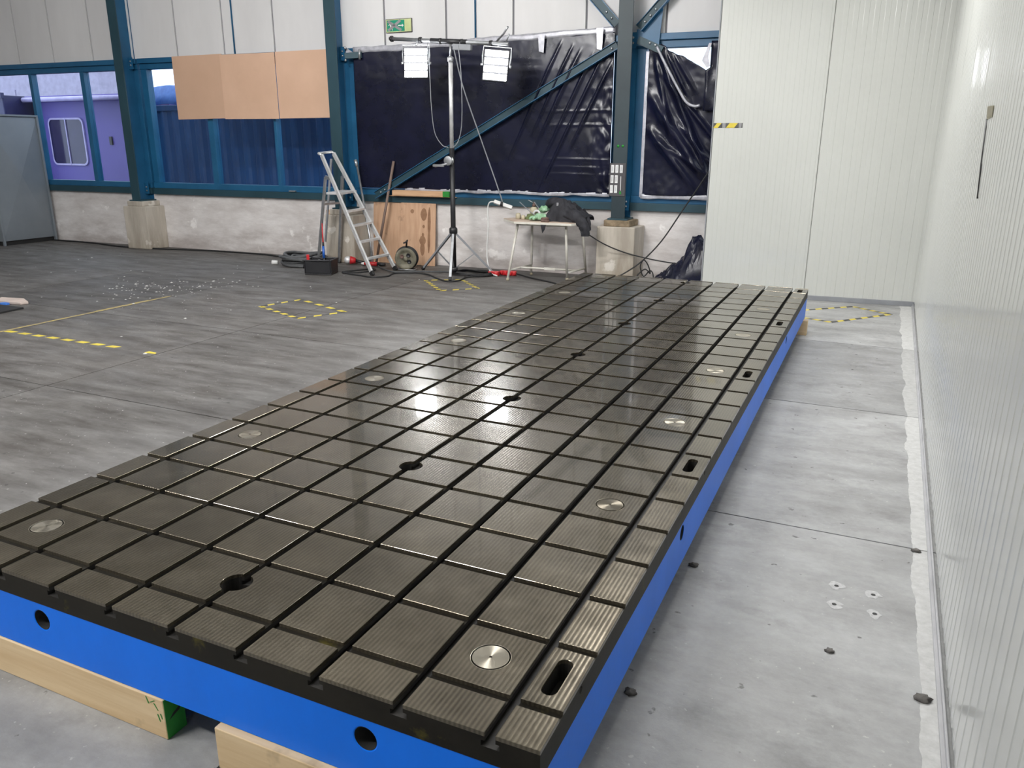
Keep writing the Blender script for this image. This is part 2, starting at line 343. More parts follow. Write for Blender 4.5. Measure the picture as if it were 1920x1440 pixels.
def H_column(c, label):
    fm = M['teal_dk'] if c < -2 else M['teal_grime']  # left columns are blue all over; their flange shade is painted in
    r = root('steel_column', WP(c, 0, .78), label, 'column', 'blue steel columns', WA)
    part('web', MB(WALL).box(c - .005, c + .005, -.288, -.01, .80, 5.48), M['teal'], r)
    part('flange', MB(WALL).box(c - .09, c + .09, -.302, -.287, .80, 5.48), fm, r, bevel=.002, label='dark dirty room-side flange')
    part('flange', MB(WALL).box(c - .09, c + .09, -.012, .004, .80, 5.48), M['teal'], r, bevel=.002)
    part('base_plate', MB(WALL).box(c - .13, c + .13, -.325, .0, .78, .80), M['teal_dk'], r, bevel=.002)
    b = MB(WALL)
    for z in (.98, 2.93): b.box(c + .005, c + .09, -.10, -.09, z - .09, z + .09)
    part('cleat', b, M['teal'], r)
    for z in (.94, 1.0, 2.9, 2.96):
        part('bolt', MB(WALL).lathe([(.016, 0), (.013, .012), (.004, .014)], (c + .05, -.10, z), RX, 6), M['zinc'], r)
    return r
H_column(-9.655, 'blue steel column between the lilac cabin windows and the hardboard panels')
H_column(-5.63, 'blue steel column behind the aluminium ladder')
c3 = H_column(-1.42, 'blue steel column carrying the dark notice, beside the white table')
for c, lab in ((-9.655, 'stained concrete plinth under the column by the lilac cabin windows'), (-5.63, 'stained concrete plinth behind the ladder feet'), (-1.42, 'stained concrete plinth with rusty top right of the white table')):
    r = root('concrete_plinth', WP(c, 0, 0), lab, 'plinth', 'concrete plinths of the columns', WA)
    part('block', MB(WALL).prism([(c - .28, -.002), (c - .25, -.37), (c + .25, -.37), (c + .29, -.002)], 0, .70), M['plinth'], r, bevel=.012)
    part('grout_bed', MB(WALL).prism([(c - .20, -.002), (c - .17, -.345), (c + .17, -.345), (c + .20, -.002)], .70, .78), pm('rusty_grout', (.16, .12, .075), (.30, .23, .15), 14, .9) if c > -2 else M['plinth'], r, bevel=.01)

def brace(name, p, q, lab, bolts_at, w=.10):
    """L-shaped steel angle from p to q in wall coordinates."""
    p, q = Vector(p), Vector(q); r = root(name, WALL @ p, lab, 'brace', None, WA)
    d = (q - p).normalized(); n = Vector((-d.z, 0, d.x))
    if n.z < 0: n = -n
    part('web', MB(WALL).bar(p, q, .008, w, n), M['teal_dk'], r)
    part('lower_flange', MB(WALL).bar(p - n * w / 2 + Vector((0, -.034, 0)), q - n * w / 2 + Vector((0, -.034, 0)), .075, .009, n), M['teal'], r)
    part('upper_lip', MB(WALL).bar(p + n * w / 2 + Vector((0, -.012, 0)), q + n * w / 2 + Vector((0, -.012, 0)), .03, .007, n), M['teal'], r)
    for t in bolts_at:
        c = p + d * t
        part('bolt', MB(WALL).lathe([(.004, .016), (.014, .014), (.016, 0)][::-1], c + Vector((0, -.004, 0)), Matrix.Rotation(PI / 2, 3, 'X'), 6), M['zinc'], r)
    return r
L = (Vector((-1.52, 0, 2.90)) - Vector((-5.12, 0, .985))).length
brace('diagonal_brace', (-5.12, -.12, .985), (-1.56, -.12, 2.88), 'long blue diagonal brace crossing in front of the black sheeting', [.10, .18, .26, L - .12])
brace('diagonal_brace', (-1.30, -.10, 3.06), (-.10, -.10, 4.32), 'blue diagonal brace rising above the torn black sheeting', [.10, .19, .28])
brace('diagonal_brace', (-1.58, -.10, 3.12), (-2.9, -.10, 4.5), 'blue diagonal brace rising above the taped black sheeting', [.1, .2])
g = root('gusset_plate', WP(-1.2, -.09, 2.9), 'blue bolted gusset plate right of the notice column', 'bracket', None, WA)
part('plate', MB(WALL).prism([(-1.33, 2.86), (-1.05, 2.86), (-1.02, 3.30), (-1.28, 3.05), (-1.33, 3.05)], -.100, -.088, Matrix(((1, 0, 0), (0, 0, 1), (0, 1, 0)))), M['teal'], g)
part('lower_arm', MB(WALL).bar((-1.30, -.12, 2.93), (-1.0, -.12, 2.80), .05, .09), M['teal_dk'], g)
for s_, z in ((-1.15, 2.885), (-1.08, 2.86)):
    part('bolt', MB(WALL).lathe([(.016, 0), (.014, .014), (.004, .016)], (s_, -.145, z), Matrix.Rotation(PI / 2, 3, 'X'), 6), M['zinc'], g)
g = root('column_bracket', WP(-5.4, -.1, 2.88), 'small dark bolted bracket at the top left of the black sheeting', 'bracket', None, WA)
part('arm', MB(WALL).bar((-5.50, -.16, 2.89), (-5.26, -.10, 2.90), .05, .08), M['teal_dk'], g, bevel=.004)
part('pin', MB(WALL).tube([(-5.28, -.13, 2.84), (-5.27, -.14, 2.97)], .016), M['zinc'], g)
for s_, z in ((-5.47, 2.99), (-5.47, 2.83)):
    part('bolt', MB(WALL).lathe([(.02, 0), (.017, .016), (.004, .018)], (s_, -.19, z), Matrix.Rotation(PI / 2, 3, 'X'), 6), M['zinc'], g)

# white panel room: front wall and long right wall of ribbed insulated panels
def rib_panel(P, D, N, w, z1, seam=.004, th=.1):
    """One panel of width w starting at P, running along D; N points into the hall. Raised bands 50 mm wide, 1.4 mm proud."""
    prof = [(seam / 2, -.006), (seam / 2 + .006, 0)]
    x = .03
    while x + .056 < w - .01:
        prof += [(x, 0), (x + .004, .0020), (x + .05, .0020), (x + .054, 0)]; x += .1
    prof += [(w - seam / 2 - .006, 0), (w - seam / 2, -.006)]
    prof += [(w - seam / 2, -th), (seam / 2, -th)]
    n = len(prof); vs = [P + D * a + N * b + Vector((0, 0, z)) for z in (.045, z1) for a, b in prof]
    flip = D.cross(N).z < 0
    fs = [(k, (k + 1) % n, n + (k + 1) % n, n + k) for k in range(n)]
    caps = [list(reversed(range(n))), [n + k for k in range(n)]]
    if flip: fs = [tuple(reversed(f)) for f in fs]; caps = [list(reversed(c)) for c in caps]
    return MB().add(vs, fs + caps)
CORN = Vector((2.118, 8.46, 0))
DF = Vector((-1, -.08, 0)).normalized(); NF = Vector((.08, -1, 0)).normalized()
DR = (Vector((2.05, 1.0, 0)) - CORN).normalized(); NR = Vector((DR.y, -DR.x, 0))
wf = struct('wall_front', MB().bar(CORN + DF * .02 - NF * .115 + Vector((0, 0, 2.72)), CORN + DF * 2.30 - NF * .115 + Vector((0, 0, 2.72)), .02, 5.4), M['white'])
wf['label'] = 'inner sheet of the white panel room'
for k in range(2): part('panel', rib_panel(CORN + DF * 1.163 * k, DF, NF, 1.163, 5.48), M['white'], wf)
part('end_trim', MB().bar(CORN + DF * 2.332 - NF * .06 + Vector((0, 0, .05)), CORN + DF * 2.332 - NF * .06 + Vector((0, 0, 5.48)), .012, .13, NF), M['trimgrey'], wf)
wr = struct('wall_right', MB().bar(CORN - NR * .115 - DR * .1 + Vector((0, 0, 2.72)), CORN - NR * .115 + DR * 13.9 + Vector((0, 0, 2.72)), .02, 5.4), M['white'])
for k in range(12): part('panel', rib_panel(CORN + DR * 1.163 * k, DR, NR, 1.163, 5.48), M['white'], wr)
part('corner_trim', MB().bar(CORN + NR * .008 + DR * .012 + Vector((0, 0, .05)), CORN + NR * .008 + DR * .012 + Vector((0, 0, 5.48)), .012, .02, NR), M['white'], wr)
bf = MB(); a = CORN + NF * .012; b = CORN + DF * 2.33 + NF * .012
bf.bar(a + Vector((0, 0, .026)), b + Vector((0, 0, .026)), .022, .052)
struct('baseboard_front', bf, M['trimgrey'], bevel=.003)
br = MB(); a = CORN + NR * .012; b = a + DR * 13.5
br.bar(a + Vector((0, 0, .015)), b + Vector((0, 0, .015)), .008, .030); br.bar(a + NR * .008 + Vector((0, 0, .006)), b + NR * .008 + Vector((0, 0, .006)), .014, .012)
struct('baseboard_right', br, M['rail'], bevel=.002)

# outside, seen through the windows
struct('ground', MB().box(-45, 20, 9.3, 45, -.3, -.1), M['asphalt'])
cb = root('site_cabin', (-15.5, 12.0, -.1), 'lilac site cabin outside with a rounded sliding window', 'cabin')
body = part('wall', MB().box(-16.85, -12.6, 12.0, 14.4, -.05, 2.62), M['lilac'], cb, bevel=.01)
def rrect(x0, x1, z0, z1, r, n=5):
    o = []
    for cx, cz, a0 in ((x1 - r, z1 - r, 0), (x0 + r, z1 - r, 90), (x0 + r, z0 + r, 180), (x1 - r, z0 + r, 270)):
        o += [(cx + r * math.cos(math.radians(a0 + 90 * k / n)), cz + r * math.sin(math.radians(a0 + 90 * k / n))) for k in range(n + 1)]
    return o
XZ = Matrix(((1, 0, 0), (0, 0, 1), (0, 1, 0)))
fr_ = MB(); ro = rrect(-16.56, -15.36, 1.19, 2.26, .14); ri = rrect(-16.52, -15.40, 1.23, 2.22, .11); n_ = len(ro)
fr_.add([(x, y, z) for y, rr in ((11.97, ro), (11.97, ri)) for x, z in rr] + [(x, 12.0, z) for x, z in ro] , [(k, (k + 1) % n_, n_ + (k + 1) % n_, n_ + k) for k in range(n_)] + [(k, 2 * n_ + k, 2 * n_ + (k + 1) % n_, (k + 1) % n_) for k in range(n_)])
part('window_frame', fr_, M['lilac_lt'], cb)
part('window_pane', MB().prism(ri, 11.985, 11.99, XZ), pm('cabin_glass', (.035, .03, .09), rough=.08), cb)
part('window_bar', MB().box(-15.97, -15.94, 11.965, 11.99, 1.2, 2.25), M['lilac_lt'], cb)
part('vent', MB().box(-14.56, -14.48, 11.97, 12.0, 1.66, 1.84), M['black'], cb)
part('roof', MB().box(-17.0, -12.4, 11.8, 14.6, 2.62, 2.74), M['lilac'], cb, bevel=.01)
part('gutter', MB().tube([(-17.0, 11.76, 2.66), (-12.4, 11.76, 2.66)], .055, 10), M['lilac_lt'], cb)
r = root('dark_container', (-19.4, 11.4, -.1), 'dark navy container outside behind the grey steel cabinet', 'container')
part('body', MB().box(-22.5, -17.05, 11.3, 13.6, -.1, 2.75), M['navy'], r, bevel=.02)
part('roof_rail', MB().box(-22.5, -17.03, 11.26, 11.34, 2.68, 2.8), M['navy'], r)
single('yard_building', MB().box(-46, -29.5, 24, 26, -.1, 6).box(-46, -29.3, 23.8, 26, 5.8, 6.1).box(-38, -35, 23.95, 24, 2, 4), pm('pale_lilac_render', (.42, .40, .55), rough=.8), (-36, 24, -.1), 'pale building beyond the yard behind the cabin', 'building')
ct = root('shipping_container', (-8.5, 10.3, -.1), 'blue corrugated shipping container just outside the windows', 'container')
cm = MB(); xs_ = []; x = -11.3; k = 0
prof = []
while x < -5.4:
    prof += [(x, 10.24), (x + .07, 10.24), (x + .115, 10.205), (x + .185, 10.205), (x + .23, 10.24)]; x += .278
n_ = len(prof); cm.add([(a, b, z) for z in (.05, 2.28) for a, b in prof], [(k, k + 1, n_ + k + 1, n_ + k) for k in range(n_ - 1)])
part('corrugated_side', cm, M['cont'], ct)
part('top_rail', MB().box(-11.34, -5.3, 10.18, 10.30, 2.28, 2.38), M['cont'], ct, bevel=.008)
part('bottom_rail', MB().box(-11.34, -5.3, 10.18, 10.30, -.08, .06), M['cont'], ct, bevel=.008)
for x in (-11.36, -5.36): part('corner_post', MB().box(x, x + .12, 10.17, 10.31, -.09, 2.39), M['cont'], ct, bevel=.008)
part('box', MB().box(-11.3, -5.3, 10.3, 12.6, -.08, 2.34), M['cont'], ct)
tp = MB()
def tarpf(u, v):
    x = -11.25 + 3.2 * u; y = 10.22 + 1.2 * v
    return (x, y, 2.40 + .36 * (1 - .6 * abs(v - .3)) * (1 - .25 * u) * min(1, v * 6) + .05 * noise.noise((x * 3, y * 3, 0)))
tp.grid(tarpf, 40, 12)
single('blue_tarp', tp, M['tarp'], (-9.6, 10.4, 2.39), 'crumpled blue tarp lying on the shipping container roof', 'tarp', solid=.01)

# ------------------------------------------------------------------ T-slot bed plate
ZT, PX, PY = .415, .25, .253630
X0, X1, Y0, Y1 = -1.119, 1.126, .112, 6.621
SW, GW, PH = .014, .026, .012                # half slot width, cross groove width, pad height
ZG = ZT - PH
bp = root('bed_plate', (0, 3.36, .14), 'large blue machine bed plate with slotted dark steel top', 'bed plate')
prof = [(X0, .33), (X1, .33), (X1, ZG)]
for i in range(4, -5, -1):
    c = i * PX
    prof += [(c + SW, ZG), (c + SW, .391), (c + .024, .391), (c + .024, .375), (c - .024, .375), (c - .024, .391), (c - SW, .391), (c - SW, ZG)]
prof += [(X0, ZG)]
n_ = len(prof)
bed = MB().add([(x, y, z) for y in (Y0, Y1) for x, z in prof], [(k, n_ + k, n_ + (k + 1) % n_, (k + 1) % n_) for k in range(n_)] + [list(range(n_)), [n_ + k for k in reversed(range(n_))]])
bed_o = part('slotted_top', bed, M['steel_dark'], bp, label='dark machined top with nine T-slots')
bm = bmesh.new(); bm.from_mesh(bed_o.data); bmesh.ops.recalc_face_normals(bm, faces=bm.faces); bm.to_mesh(bed_o.data); bm.free()
def stadium(cx, cy, w, l, n=8):
    r = w / 2; h = l / 2 - r
    return [(cx + r * math.cos(PI * k / n), cy + h + r * math.sin(PI * k / n)) for k in range(n + 1)] + [(cx - r * math.cos(PI * k / n), cy - h - r * math.sin(PI * k / n)) for k in range(n + 1)]
def circ(cx, cy, r, n=28): return [(cx + r * math.cos(2 * PI * k / n), cy + r * math.sin(2 * PI * k / n)) for k in range(n)]
yc = [PY * (j + .45) for j in range(27)]
cut = MB()
for j in range(1, 27, 4): cut.prism(circ(0, yc[j], .049), .345, .5)
for j in range(1, 27, 6):
    for sx_ in (1,): cut.prism(stadium(sx_ * 1.066, yc[j], .042, .150), .350, .5)
    cut.lathe([(.011, -.03), (.011, .03)], (X1, yc[j] + .01, .388), Matrix.Rotation(PI / 2, 3, 'Y'), 14)
carve(bed_o, cut)
body_o = part('body', MB().box(X0 + .002, X1 - .002, Y0 + .002, Y1 - .002, .14, .33), M['blue'], bp, label='blue painted casting with lifting holes')
cut = MB()
RX, RY = Matrix.Rotation(PI / 2, 3, 'X'), Matrix.Rotation(PI / 2, 3, 'Y')
for x in (-.583, .645): cut.lathe([(.034, -.14), (.034, .14)], (x, Y0, .268), RX, 24)
for y in (1.527, 4.971): cut.lathe([(.030, -.12), (.030, .12)], (X1, y, .284), RY, 24)
carve(body_o, cut)
for x in (-.583, .645): part('hole_liner', MB().lathe([(.0338, 0), (.0338, .134)], (x, Y0 + .003, .268), Matrix.Rotation(-PI / 2, 3, 'X'), 24, open_=True), M['darkhole'], bp)  # dark tube stands in for the shade inside each lifting hole
for y in (1.527, 4.971): part('hole_liner', MB().lathe([(.0298, 0), (.0298, .114)], (X1 - .003, y, .284), Matrix.Rotation(-PI / 2, 3, 'Y'), 24, open_=True), M['darkhole'], bp)
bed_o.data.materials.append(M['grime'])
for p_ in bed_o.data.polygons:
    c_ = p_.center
    if X0 + .012 < c_.x + FR[bp].translation.x < X1 - .012 and Y0 + .003 < c_.y + FR[bp].translation.y < Y1 - .003 and .34 < c_.z + FR[bp].translation.z < ZG - .0004: p_.material_index = 1   # near-black faces in slots and pockets
mods(body_o, bevel=.004)

# pads between the slots: 270 of them, sharing meshes
def pad_mesh(w, l, feat=None):
    pts = [(-w / 2, -l / 2), (w / 2, -l / 2), (w / 2, l / 2), (-w / 2, l / 2)]
    r = .049
    if feat == 'L':        # circular notch at the right edge, hole centre lies SW beyond it
        a0 = math.acos(SW / r); arc = [(w / 2 + SW + r * math.cos(PI - t), r * math.sin(PI - t)) for t in [-a0 + 2 * a0 * k / 14 for k in range(15)]]
        arc = sorted(arc, key=lambda p: p[1]); pts = pts[:2] + arc + pts[2:]
    if feat == 'R':
        a0 = math.acos(SW / r); arc = [(-w / 2 - SW + r * math.cos(t), r * math.sin(t)) for t in [-a0 + 2 * a0 * k / 14 for k in range(15)]]
        arc = sorted(arc, key=lambda p: -p[1]); pts = pts + arc
    bm = bmesh.new()
    loops = [pts]
    if feat and feat[0] == 'O': loops.append(stadium(float(feat[1:]), 0, .042, .150))
    edges = []
    for lp in loops:
        vs = [bm.verts.new((x, y, PH)) for x, y in lp]
        edges += [bm.edges.new((vs[k], vs[(k + 1) % len(vs)])) for k in range(len(vs))]
    bmesh.ops.triangle_fill(bm, use_beauty=True, use_dissolve=True, edges=edges)
    for f in bm.faces:
        if f.normal.z < 0: f.normal_flip()
    ext = bmesh.ops.extrude_edge_only(bm, edges=[e for e in bm.edges if len(e.link_faces) == 1])
    for v in ext['geom']:
        if isinstance(v, bmesh.types.BMVert): v.co.z = 0
    bmesh.ops.recalc_face_normals(bm, faces=bm.faces)
    top = [e for e in bm.edges if all(abs(v.co.z - PH) < 1e-6 for v in e.verts) and any(abs(f.normal.z) < .5 for f in e.link_faces)]
    if sum(f.normal.z for f in bm.faces) < 0: bmesh.ops.reverse_faces(bm, faces=bm.faces)
    bmesh.ops.bevel(bm, geom=top, offset=.0010, segments=1, affect='EDGES')
    me = bpy.data.meshes.new('pad'); bm.to_mesh(me); bm.free(); me.materials.append(M['steel']); return me
cache = {}
F_ = FR[bp]
for j in range(27):
    y0 = Y0 if j == 0 else PY * j; y1 = Y1 if j == 26 else PY * (j + 1) - GW
    for i in range(10):
        x0 = X0 if i == 0 else (i - 5) * PX + SW; x1 = X1 if i == 9 else (i - 4) * PX - SW
        feat = None; cy = (y0 + y1) / 2
        if j < 26:
            if j % 4 == 1 and i == 4: feat = 'L'
            if j % 4 == 1 and i == 5: feat = 'R'
            if j % 6 == 1 and i == 9: feat = 'O%.4f' % ((-1.066 if i == 0 else 1.066) - (x0 + x1) / 2)
        k = (round(x1 - x0, 4), round(y1 - y0, 4), feat)
        if k not in cache: cache[k] = pad_mesh(k[0], k[1], feat)
        o = bpy.data.objects.new('pad', cache[k]); COL.objects.link(o); o.parent = bp
        o.location = F_.inverted() @ Vector(((x0 + x1) / 2, cy, ZG))
dm = {}
for key, mt in (('a', M['disc']), ('b', M['disc_dk'])):
    dm[key] = MB().lathe([(.0035, -.0005), (.004, .0005), (.049, .0005), (.050, 0)], (0, 0, 0), None, 32, smooth=False).lathe([(.0536, .0001), (.0544, .0004), (.0548, .0004), (.0556, .0001)], (0, 0, 0), None, 32, smooth=False).mesh('plug', mt)
for j in range(1, 27, 4):
    for x in (-.876, .876):
        o = bpy.data.objects.new('plug', dm['b' if (x > 0 and j == 5) else 'a']); COL.objects.link(o); o.parent = bp
        o.location = F_.inverted() @ Vector((x, yc[j], ZT + .0002))
        if x > 0 and j == 5: o['label'] = 'dark oiled turned plug'
# timbers under the plate
def timber(x0, x1, y0, y1, lab, endgreen=False, grp='timbers under the bed plate'):
    r = root('timber_beam', ((x0 + x1) / 2, (y0 + y1) / 2, 0), lab, 'timber', grp)
    part('beam', MB().box(x0, x1, y0, y1, 0.0005, .1395), M['timber'], r, bevel=.003)
    if endgreen:
        part('painted_end', MB().box(x1, x1 + .0015, y0 + .002, y1 - .002, .002, .138), M['green'], r, label='green painted end grain')
        part('end_crack', MB().add([(x1 + .0018, y0 + .012, .062), (x1 + .0018, y0 + .030, .078), (x1 + .0018, y1 - .006, .092), (x1 + .0018, y1 - .022, .074)], [(0, 1, 2, 3)]), M['darkhole'], r)
    if endgreen:
        gs = MB()
        for a, b, c, d in ((-.035, .131, -.055, .118), (-.040, .120, -.025, .098), (-.062, .112, -.070, .136), (-.018, .090, -.012, .072), (-.030, .085, -.022, .060)):
            gs.add([(x1 + a, y0 - .0008, b), (x1 + a + .006, y0 - .0008, b), (x1 + c + .004, y0 - .0008, d), (x1 + c, y0 - .0008, d)], [(0, 1, 2, 3)])
        part('paint_smear', gs, M['green'], r, kind='stuff', label='green paint smears')
    return r
timber(-1.60, -.077, .108, .182, 'pale timber beam with a green painted end under the near plate edge', True)
timber(.143, 1.05, .090, .166, 'pale timber beam right of the green ended one under the near plate edge')
timber(.20, 1.163, 6.46, 6.54, 'timber beam sticking out under the far end of the plate')

# ------------------------------------------------------------------ boards, sheets, signs on the back wall
for k, (a, b, dz, tl) in enumerate(((-8.75, -7.765, .012, -.012), (-7.79, -6.77, -.004, .004), (-6.765, -5.80, .006, -.006))):
    z0, z1 = 2.066 + dz, 2.995 + dz; y = -.078 - (.016 if k == 1 else 0)
    pts = [(a, z0 + tl), (b, z0), (b, z1), (a, z1 + tl * .4)]
    single('hardboard_panel', MB(WALL).prism(pts, y - .012, y, XZ), M['mdf'], WP((a + b) / 2, y, z0), ['hardboard panel over the window, leftmost of the three, beside the bright sky', 'hardboard panel over the window, middle one of the three', 'hardboard panel over the window, the one touching the column'][k], 'board', 'hardboard panels over the windows', rz=WA, bevel=.002)

def fold(p, q, x, z, w, amp):
    """Ridge of width w along the line p-q."""
    px_, pz = x - p[0], z - p[1]; dx, dz = q[0] - p[0], q[1] - p[1]; L = math.hypot(dx, dz)
    t = (px_ * dx + pz * dz) / L / L; d = (px_ * dz - pz * dx) / L
    e = max(0, min(1, t * 4 + .2)) * max(0, min(1, (1 - t) * 2.5 + .1))
    return amp * e * math.exp(-(d / w) ** 2)
folds = []
rnd = random.Random(3)
for k in range(6):      # pulled creases fanning down from the top right corner
    s0 = -2.30 + .13 * k + rnd.uniform(-.03, .03); ln = rnd.uniform(1.0, 1.8)
    folds.append(((s0, 2.92 - .05 * k), (s0 - .50 * ln, 2.92 - .05 * k - ln), rnd.uniform(.012, .020), rnd.uniform(.022, .036)))

def sheet3(u, v):
    s = -5.41 + u * (5.41 - 1.60); zt = 2.945 + .09 * max(0, (u - .15) / .85) + .012 * noise.noise((u * 9, 3, 1)); z0 = 1.09 + .015 * noise.noise((u * 7, 0, 5))
    z = z0 + (zt - z0) * v
    d = .015 + (.008 + .014 * max(0, min(1, (s + 3.4) * 1.2))) * (noise.noise((s * 1.1, z * 1.0, 4)) + .4) * min(1, v * 5) * min(1, (1 - v) * 5) + .002 * noise.noise((s * 6, z * 6, 2)) + .0008 * noise.noise((s * 19, z * 19, 3))
    for f in folds: d += fold(f[0], f[1], s, z, f[2], f[3])
    if s > -2.0: d += (s + 2.0) * .05 * noise.noise((s * 14, z * 9, 8)) * (1 if z < 2.4 else .3)
    for zz in (1.42, 1.52, 1.33, 1.95, 2.12):                     # packing creases near the column
        if s > -2.6: d += .006 * math.exp(-((z - zz - .01 * noise.noise((s * 4, zz, 0))) / .012) ** 2) * min(1, (s + 2.6) * 2)
    return (s, -.075 - max(0, d), z)
r = root('black_plastic_sheet', WP(-3.5, -.09, 1.08), 'wide black plastic sheeting taped over the window behind the floodlights', 'sheeting', 'black sheeting over the windows', WA)
part('sheet', MB(WALL).grid(sheet3, 360, 130), M['sheet'], r, solid=.002)
def strip(f, n, w, off=.004, G=WALL, wob=0):
    """A ribbon of tape following f(t) -> (s, y, z); w is its height."""
    mb = MB(G)
    return mb.grid(lambda u, v: (lambda p: (p[0], p[1] - off - .003 * noise.noise((p[0] * 12, v * 3, 2)), p[2] + (v - .5) * w + wob * noise.noise((p[0] * 5, v, 7))))(f(u)), n, 3)
part('top_tape', strip(lambda u: (sheet3(u, 1)[0], -.088, sheet3(u, 1)[2] + .028), 90, .075, wob=.02), M['hem'], r, solid=.002)
part('bottom_tape', strip(lambda u: (sheet3(.2 + .8 * u, 0)[0], -.086, sheet3(.2 + .8 * u, 0)[2] - .012), 80, .05, wob=.02), M['hem'], r, solid=.002)
for s_, z, h in ((-2.55, 2.945, .20), (-1.78, 2.965, .24)):
    part('tape_strip', MB(WALL).prism([(s_ - .035, z - h / 2), (s_ + .03, z - h / 2 - .02), (s_ + .04, z + h / 2), (s_ - .05, z + h / 2)], -.145, -.14, XZ), M['hem'], r, solid=.001)
part('tape_strip', MB(WALL).prism([(-5.50, 2.90), (-5.40, 2.86), (-5.37, 2.93), (-5.48, 3.0)], -.15, -.145, XZ), M['hem'], r)

def ztop4(s):
    P = [(-1.2, 2.86), (-1.03, 2.875), (-.97, 2.855), (-.93, 2.80), (-.72, 2.715), (-.46, 2.565), (-.1, 2.40), (.6, 2.3)]
    for (a, b), (c, d) in zip(P, P[1:]):
        if s <= c: return b + (d - b) * (s - a) / (c - a)
    return 2.3
f4 = []
for (p, q, w, a) in [((-1.08, 2.85), (-.35, 1.35), .035, .05), ((-1.05, 2.86), (-.25, 1.15), .03, .045), ((-1.1, 2.8), (-.75, 1.5), .03, .03), ((-1.12, 2.3), (-.2, 1.05), .06, .08), ((-1.12, 1.9), (-.45, 1.12), .05, .06), ((-1.0, 1.75), (-.1, 1.2), .03, .03), ((-.78, 2.0), (-.1, 1.25), .035, .05),
                     ((-.95, 2.8), (-.62, 2.2), .022, .03), ((-.85, 2.75), (-.55, 2.3), .022, .022), ((-1.05, 2.6), (-.1, 1.55), .03, .035)]: f4.append((p, q, w, a))
def sheet4(u, v):
    s = -1.17 + u * 1.6; zt = ztop4(s) + .01 * noise.noise((s * 14, 2, 1)); z = 1.09 + (zt - 1.09) * v
    d = .02 + .03 * (noise.noise((s * 2.2, z * 1.3, 14)) + .5) * min(1, u * 8) + .008 * noise.noise((s * 5, z * 4, 12)) + .003 * noise.noise((s * 16, z * 13, 13))
    for f in f4: d += fold(f[0], f[1], s, z, f[2], f[3])
    return (s, -.06 - max(0, d), z)
r = root('black_plastic_sheet', WP(-.7, -.08, 1.08), 'torn black plastic sheeting sagging below bright sky beside the white wall', 'sheeting', 'black sheeting over the windows', WA)
part('sheet', MB(WALL).grid(sheet4, 110, 120), M['sheet'], r, solid=.002)
def flap(u, v):
    s = -.46 + .9 * u + .05 * (v > .62) * (1 - u); z = 2.10 + .78 * v
    return (s, -.16 - .03 * noise.noise((s * 7, z * 5, 3)), z)
part('hanging_flap', MB(WALL).grid(flap, 24, 24), M['sheet'], r, solid=.002)
hemp = [(-1.06, 2.84), (-.98, 2.70), (-.86, 2.50), (-.76, 2.34), (-.66, 2.20), (-.56, 2.155), (-.50, 2.165)]
part('folded_hem', MB(WALL).tube(spline([(s, -.16, z) for s, z in hemp], 5), .017, 6), M['hem'], r)
part('side_tape', MB(WALL).box(-1.205, -1.165, -.085, -.078, 1.06, 2.80), M['hem'], r, bevel=.003)
part('bottom_tape', strip(lambda u: (-1.19 + 1.4 * u, -.085, 1.075), 40, .06, wob=.012), M['hem'], r, solid=.002)
part('tape_strip', MB(WALL).prism([(-.50, 2.66), (-.44, 2.58), (-.40, 2.60), (-.43, 2.70), (-.40, 2.85), (-.43, 2.85)], -.215, -.21, XZ), M['hem'], r)

# exit sign, crossed out with grey tape
sg = root('exit_sign', WP(-4.685, -.03, 3.172), 'green emergency exit sign crossed out with grey tape', 'sign', None, WA)
sy = -.04
part('frame', MB(WALL).box(-4.89, -4.48, sy, -.02, 3.172, 3.348), M['posterdark'], sg, bevel=.003)
part('board', MB(WALL).box(-4.882, -4.488, sy - .003, sy, 3.180, 3.340), M['lumi'], sg, label='pale border and luminous strip')
part('green_field', MB(WALL).box(-4.868, -4.592, sy - .0045, sy - .003, 3.190, 3.330), M['exitgreen'], sg, label='green field')
pic = MB(WALL)
def flat(pts, dy=.006): pic.add([(x, sy - dy, z) for x, z in pts], [list(range(len(pts)))])
flat([(-4.832 + .013 * math.cos(2 * PI * k / 12), 3.306 + .013 * math.sin(2 * PI * k / 12)) for k in range(12)])     # running figure: head, body, limbs
for a, b, w in (((-4.822, 3.288), (-4.806, 3.250), .020), ((-4.820, 3.285), (-4.790, 3.268), .008), ((-4.790, 3.268), (-4.778, 3.284), .007), ((-4.822, 3.284), (-4.845, 3.262), .008), ((-4.808, 3.252), (-4.780, 3.228), .010), ((-4.780, 3.228), (-4.786, 3.200), .009), ((-4.808, 3.252), (-4.826, 3.222), .010), ((-4.826, 3.222), (-4.855, 3.216), .009)):
    d = Vector((b[0] - a[0], b[1] - a[1])).normalized(); n2 = Vector((-d.y, d.x)) * w / 2
    flat([(a[0] + n2.x, a[1] + n2.y), (a[0] - n2.x, a[1] - n2.y), (b[0] - n2.x, b[1] - n2.y), (b[0] + n2.x, b[1] + n2.y)])
flat([(-4.69, 3.253), (-4.69, 3.267), (-4.625, 3.267), (-4.625, 3.253)]); flat([(-4.63, 3.238), (-4.63, 3.282), (-4.602, 3.26)])     # arrow
part('pictogram', pic, M['paper'], sg, label='white running figure and arrow')
for p, q in (((-4.85, 3.32), (-4.64, 3.20)), ((-4.85, 3.20), (-4.65, 3.325))):
    part('tape_strip', MB(WALL).bar((p[0], sy - .008, p[1]), (q[0], sy - .008, q[1]), .0015, .035, Vector((-(q[1] - p[1]), 0, q[0] - p[0]))), M['tapegrey'], sg)

